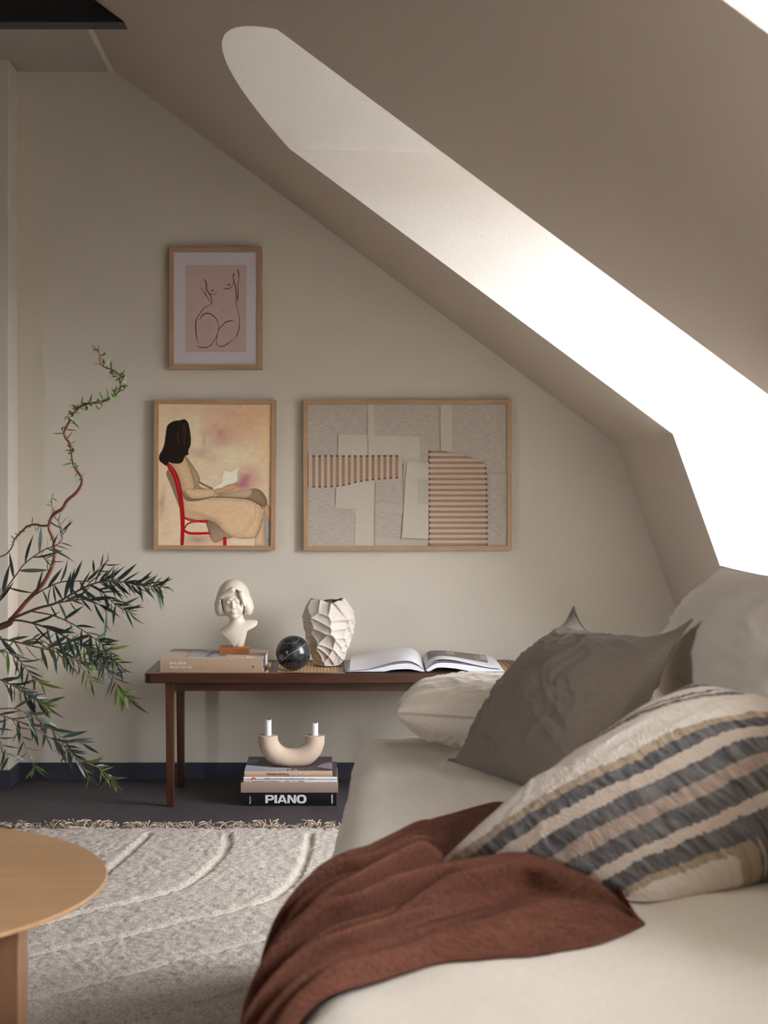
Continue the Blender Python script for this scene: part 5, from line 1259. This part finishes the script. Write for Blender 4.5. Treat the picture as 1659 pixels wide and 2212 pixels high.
LC = [leafmesh(0, .10, M['leaf_curl'], 2.2), leafmesh(0, .085, M['leaf_curl'], 3.6), leafmesh(.1, .07, M['leaf_curl'])]
pr_ = random.Random(12)
def orient(o, p, d, roll, L_):
    d = d.normalized(); up = Vector((0, -1, 0)); y = up.cross(d)
    if y.length < .1: y = Vector((1, 0, 0)).cross(d)
    y.normalize(); z = d.cross(y); m = Matrix((d, y, z)).transposed().to_4x4(); m = Matrix.Translation(p) @ m @ Matrix.Rotation(roll, 4, 'X') @ Matrix.Scale(L_, 4)
    o.matrix_local = m
def yof(px, Y0, slope): return Y0+slope*(px/100.)
def branch(name, lab, cat, paths, Y0, slope, mat_, leaves, group=None, mouth=None, nleaf=1.0):
    """paths: list of (points px, r0, r1); the first is the main stem and is prolonged into the vase"""
    main = paths[0][0]
    def W3(p): return P(p[0], p[1], yof(p[0], Y0, slope))
    e = W3(main[0]); root = empty(name, (-1.17, 3.72, .12)); tag(root, lab, cat, group)
    mx0 = Vector(mouth); off = root.location
    stems = []
    for k, (pts, r0, r1) in enumerate(paths):
        w3 = [W3(p) for p in pts]
        if k == 0:
            bot = Vector((-1.17, 3.72, .12))+Vector(((mx0.x+1.17)*-.8, (mx0.y-3.72)*-.8, 0))
            ext = [bot, bot.lerp(mx0, .55), mx0]
            c = crom(ext+w3, 6); n0 = 18
        else: c = crom(w3, 6); n0 = 0
        n = len(c); rad = [r0+(r1-r0)*q/(n-1) for q in range(n)]
        c = [p-off for p in c]
        MB().tube(c, rad, 6).build('stem' if k == 0 else 'twig', mat_, root, smooth=True)
        stems.append((c, n0, rad))
    for (si, t0, t1, cnt, L0, L1, ms, ang, clump) in leaves:
        c, n0, rad = stems[si]; n = len(c)
        seg = [0]
        for a, b in zip(c, c[1:]): seg.append(seg[-1]+(b-a).length)
        S0 = seg[n0]; tot = seg[-1]-S0; cnt = max(1, int(round(cnt*nleaf)))
        for q in range(cnt):
            t = t0+(t1-t0)*((q+.5)/cnt)**(1/clump)+pr_.uniform(-.012, .012); t = min(max(t, .0), 1)
            Lc = S0+t*tot; i_ = min(max(int(np.searchsorted(seg, Lc))-1, 0), n-2); f = (Lc-seg[i_])/max(1e-6, seg[i_+1]-seg[i_]); p = c[i_].lerp(c[i_+1], min(1, max(0, f)))
            d = (c[i_+1]-c[i_]).normalized(); side = 1 if q % 2 else -1
            a = math.radians(ang)*pr_.uniform(.45, 1.5)*side
            if t > .97: a *= .35
            dd = Matrix.Rotation(a, 3, 'Y') @ d; dd = Matrix.Rotation(pr_.uniform(-.7, .7), 3, 'Z') @ dd; dd.z -= .12
            o = bpy.data.objects.new('leaf', pr_.choice(ms)); COL.objects.link(o); o.parent = root
            orient(o, p, dd, pr_.uniform(-1.1, 1.1), pr_.uniform(L0, L1))
    return root
D_ = [LM[0], LM[1], LM[2], LM[3]]; mix_ = [LM[0], LM[1], LL[0], LM[3]]
willow = [(0, 1351.7), (21, 1340), (34, 1327), (55, 1302), (76, 1279.6), (94.4, 1258.6), (111, 1227), (117, 1207), (118.6, 1187.7), (115.7, 1166), (106, 1142), (109.7, 1121), (118, 1109.4), (135, 1098.5), (144.7, 1081.7), (164, 1065), (175, 1048), (177, 1033), (166, 1016.5), (158, 999.7), (152, 961), (142, 946.6), (138.6, 934.6), (143.5, 922.5), (154, 903), (164, 886), (185.6, 873), (217, 868), (241, 859), (255.6, 848), (260, 838), (261.6, 826), (263, 815), (253, 805.6), (241, 798), (224, 792), (216, 784), (217, 772), (210, 756), (198, 746)]
branch('willow_branch', 'tall curly willow branch with twisting red stem and tiny green leaves', 'branch',
       [(willow, .0062, .0010), ([(108, 1134), (91.6, 1136), (74.7, 1132.8), (58, 1138), (43.4, 1151.6), (31, 1166), (26.5, 1180.5), (14.5, 1196), (0, 1203), (-30, 1215)], .0030, .0014),
        ([(116, 1110), (113, 1096), (111, 1081.7), (114.5, 1067)], .0014, .0005)], 3.74, -.03, M['bark'],
       [(0, .50, .985, 64, .014, .034, LC, 70, 1), (0, .66, .90, 30, .020, .040, LC, 60, 1), (1, .12, .6, 14, .010, .026, LC, 70, 1), (2, .1, 1, 12, .008, .02, LC, 70, 1), (0, .12, .45, 14, .012, .024, LC, 60, 1)], mouth=(-1.15, 3.73, .500))
G = 'dark leaved branches in the floor vase'
branch('leafy_branch', 'leafy branch rising at far left to meet the willow stem', 'branch',
       [([(-40, 1345), (0, 1290), (16, 1268), (37, 1239), (52, 1219), (73, 1202), (97, 1186.6), (120, 1178), (132.6, 1168.5), (135, 1149), (125, 1120)], .0026, .0008), ([(75, 1203), (95, 1204), (112, 1214)], .0012, .0006)], 3.60, .0, M['bark2'],
       [(0, .12, .75, 10, .055, .078, D_, 48, 1), (0, .72, 1, 14, .025, .045, mix_, 45, 1), (1, .2, 1, 5, .025, .04, mix_, 50, 1)], G, (-1.175, 3.70, .505))
branch('leafy_branch', 'highest spreading leafy branch with its tip pointing right towards the painting', 'branch',
       [([(0, 1352), (26, 1337), (78.6, 1315), (120.6, 1303), (152, 1285), (194, 1264), (225.4, 1255.5), (262, 1256.5), (301.4, 1264), (330, 1266.5), (362, 1269)], .0045, .0009),
        ([(55, 1299), (86.5, 1278), (120.6, 1261), (147, 1255.5), (194, 1256)], .0022, .0012), ([(120.6, 1303), (173, 1295), (204.5, 1300.6), (230.7, 1319)], .0022, .0008),
        ([(194, 1264), (225.4, 1283.5), (251.6, 1308), (283, 1324)], .002, .0008), ([(190, 1250), (205, 1236), (220, 1222), (236, 1209)], .0012, .0006)], 3.66, -.04, M['bark2'],
       [(0, .30, .68, 16, .045, .075, D_, 45, 1), (0, .62, .97, 34, .035, .070, D_, 42, 1), (0, .62, 1, 30, .022, .042, mix_, 42, 1), (0, .85, 1, 12, .015, .028, LL, 35, 1), (1, .15, 1, 9, .045, .070, D_, 48, 1), (2, .1, 1, 8, .045, .085, D_, 40, 1), (3, .15, 1, 16, .035, .06, D_, 42, 1), (3, .75, 1, 9, .018, .03, LL, 35, 1), (4, .2, 1, 5, .03, .045, D_, 35, 1)], G, (-1.14, 3.70, .505))
branch('leafy_branch', 'leafy branch arching down to bright green tips beside the bench', 'branch',
       [([(-8, 1362), (26, 1341), (65.5, 1345), (112.7, 1361), (157, 1384.5), (194, 1405), (214, 1424), (231, 1445), (248, 1468), (257, 1492), (286, 1513)], .0036, .0008),
        ([(70, 1321), (112.7, 1329), (149.4, 1344), (178, 1361), (215, 1387), (236, 1405), (251.6, 1431.6)], .0020, .0009), ([(200, 1408), (225, 1418), (252, 1430), (262, 1445)], .0012, .0006)], 3.62, -.03, M['bark2'],
       [(0, .22, .62, 12, .05, .085, D_, 48, 1), (0, .5, .98, 30, .035, .065, mix_, 45, 1), (0, .9, 1, 8, .02, .035, LL, 40, 1), (1, .3, .8, 8, .05, .08, D_, 45, 1), (1, .68, 1, 22, .03, .055, mix_, 48, 1), (2, .1, 1, 14, .025, .045, mix_, 48, 1)], G, (-1.16, 3.68, .505))
branch('leafy_branch', 'leafy branch running level then down across the wall at bench height', 'branch',
       [([(-30, 1382), (0, 1380.5), (31.5, 1386), (68, 1395), (110, 1405), (147, 1416), (170, 1432), (189, 1458), (200, 1480)], .0034, .0008),
        ([(47, 1388), (66, 1382), (86.5, 1382), (115, 1397.6), (136, 1411), (165, 1420), (205, 1428), (225, 1440)], .0018, .0008)], 3.56, .03, M['bark2'],
       [(0, .12, .7, 12, .05, .075, D_, 45, 1), (0, .55, 1, 22, .035, .06, mix_, 45, 1), (1, .1, 1, 24, .035, .06, mix_, 45, 1)], G, (-1.18, 3.72, .505))
branch('leafy_branch', 'short drooping leafy branch left of the bench book', 'branch',
       [([(-40, 1420), (0, 1405), (26, 1414.6), (47, 1432), (63, 1452.6), (74, 1466), (90, 1478)], .0024, .0008),
        ([(-20, 1462), (0, 1468), (39, 1487), (68, 1508), (84, 1516), (99.6, 1523)], .0026, .0007)], 3.50, .03, M['bark2'],
       [(0, .25, 1, 22, .035, .062, mix_, 45, 1), (0, .85, 1, 6, .02, .035, LL, 40, 1), (1, .15, 1, 26, .035, .065, D_, 42, 1), (1, .8, 1, 10, .02, .04, LL, 35, 1)], G, (-1.19, 3.70, .505))
branch('leafy_branch', 'lowest leafy branch drooping in front of the navy baseboard', 'branch',
       [([(-70, 1520), (-30, 1530), (0, 1543), (39, 1557.5), (71, 1570.6), (105, 1591.5), (136, 1610), (170, 1641), (210, 1657), (232, 1676), (249, 1694)], .0036, .0008),
        ([(-10, 1532), (34, 1531), (68, 1547), (99.6, 1568), (136, 1594), (160, 1602), (181, 1606)], .0018, .0007), ([(26, 1553), (47, 1589), (57.7, 1623), (78.6, 1662)], .0014, .0006), ([(170, 1641), (185, 1665), (196, 1690)], .001, .0005), ([(-30, 1560), (-5, 1590), (20, 1640)], .0012, .0006)], 3.48, .04, M['bark2'],
       [(0, .22, .75, 14, .045, .075, D_, 42, 1), (0, .6, 1, 30, .03, .055, mix_, 42, 1), (0, .85, 1, 12, .02, .04, LL, 38, 1), (1, .15, 1, 20, .045, .07, D_, 38, 1), (2, .1, 1, 9, .03, .05, mix_, 45, 1), (2, .9, 1, 5, .03, .045, LL, 60, 1), (3, .2, 1, 8, .025, .04, mix_, 45, 1), (4, .0, 1, 10, .04, .07, D_, 45, 1)], G, (-1.16, 3.70, .505))
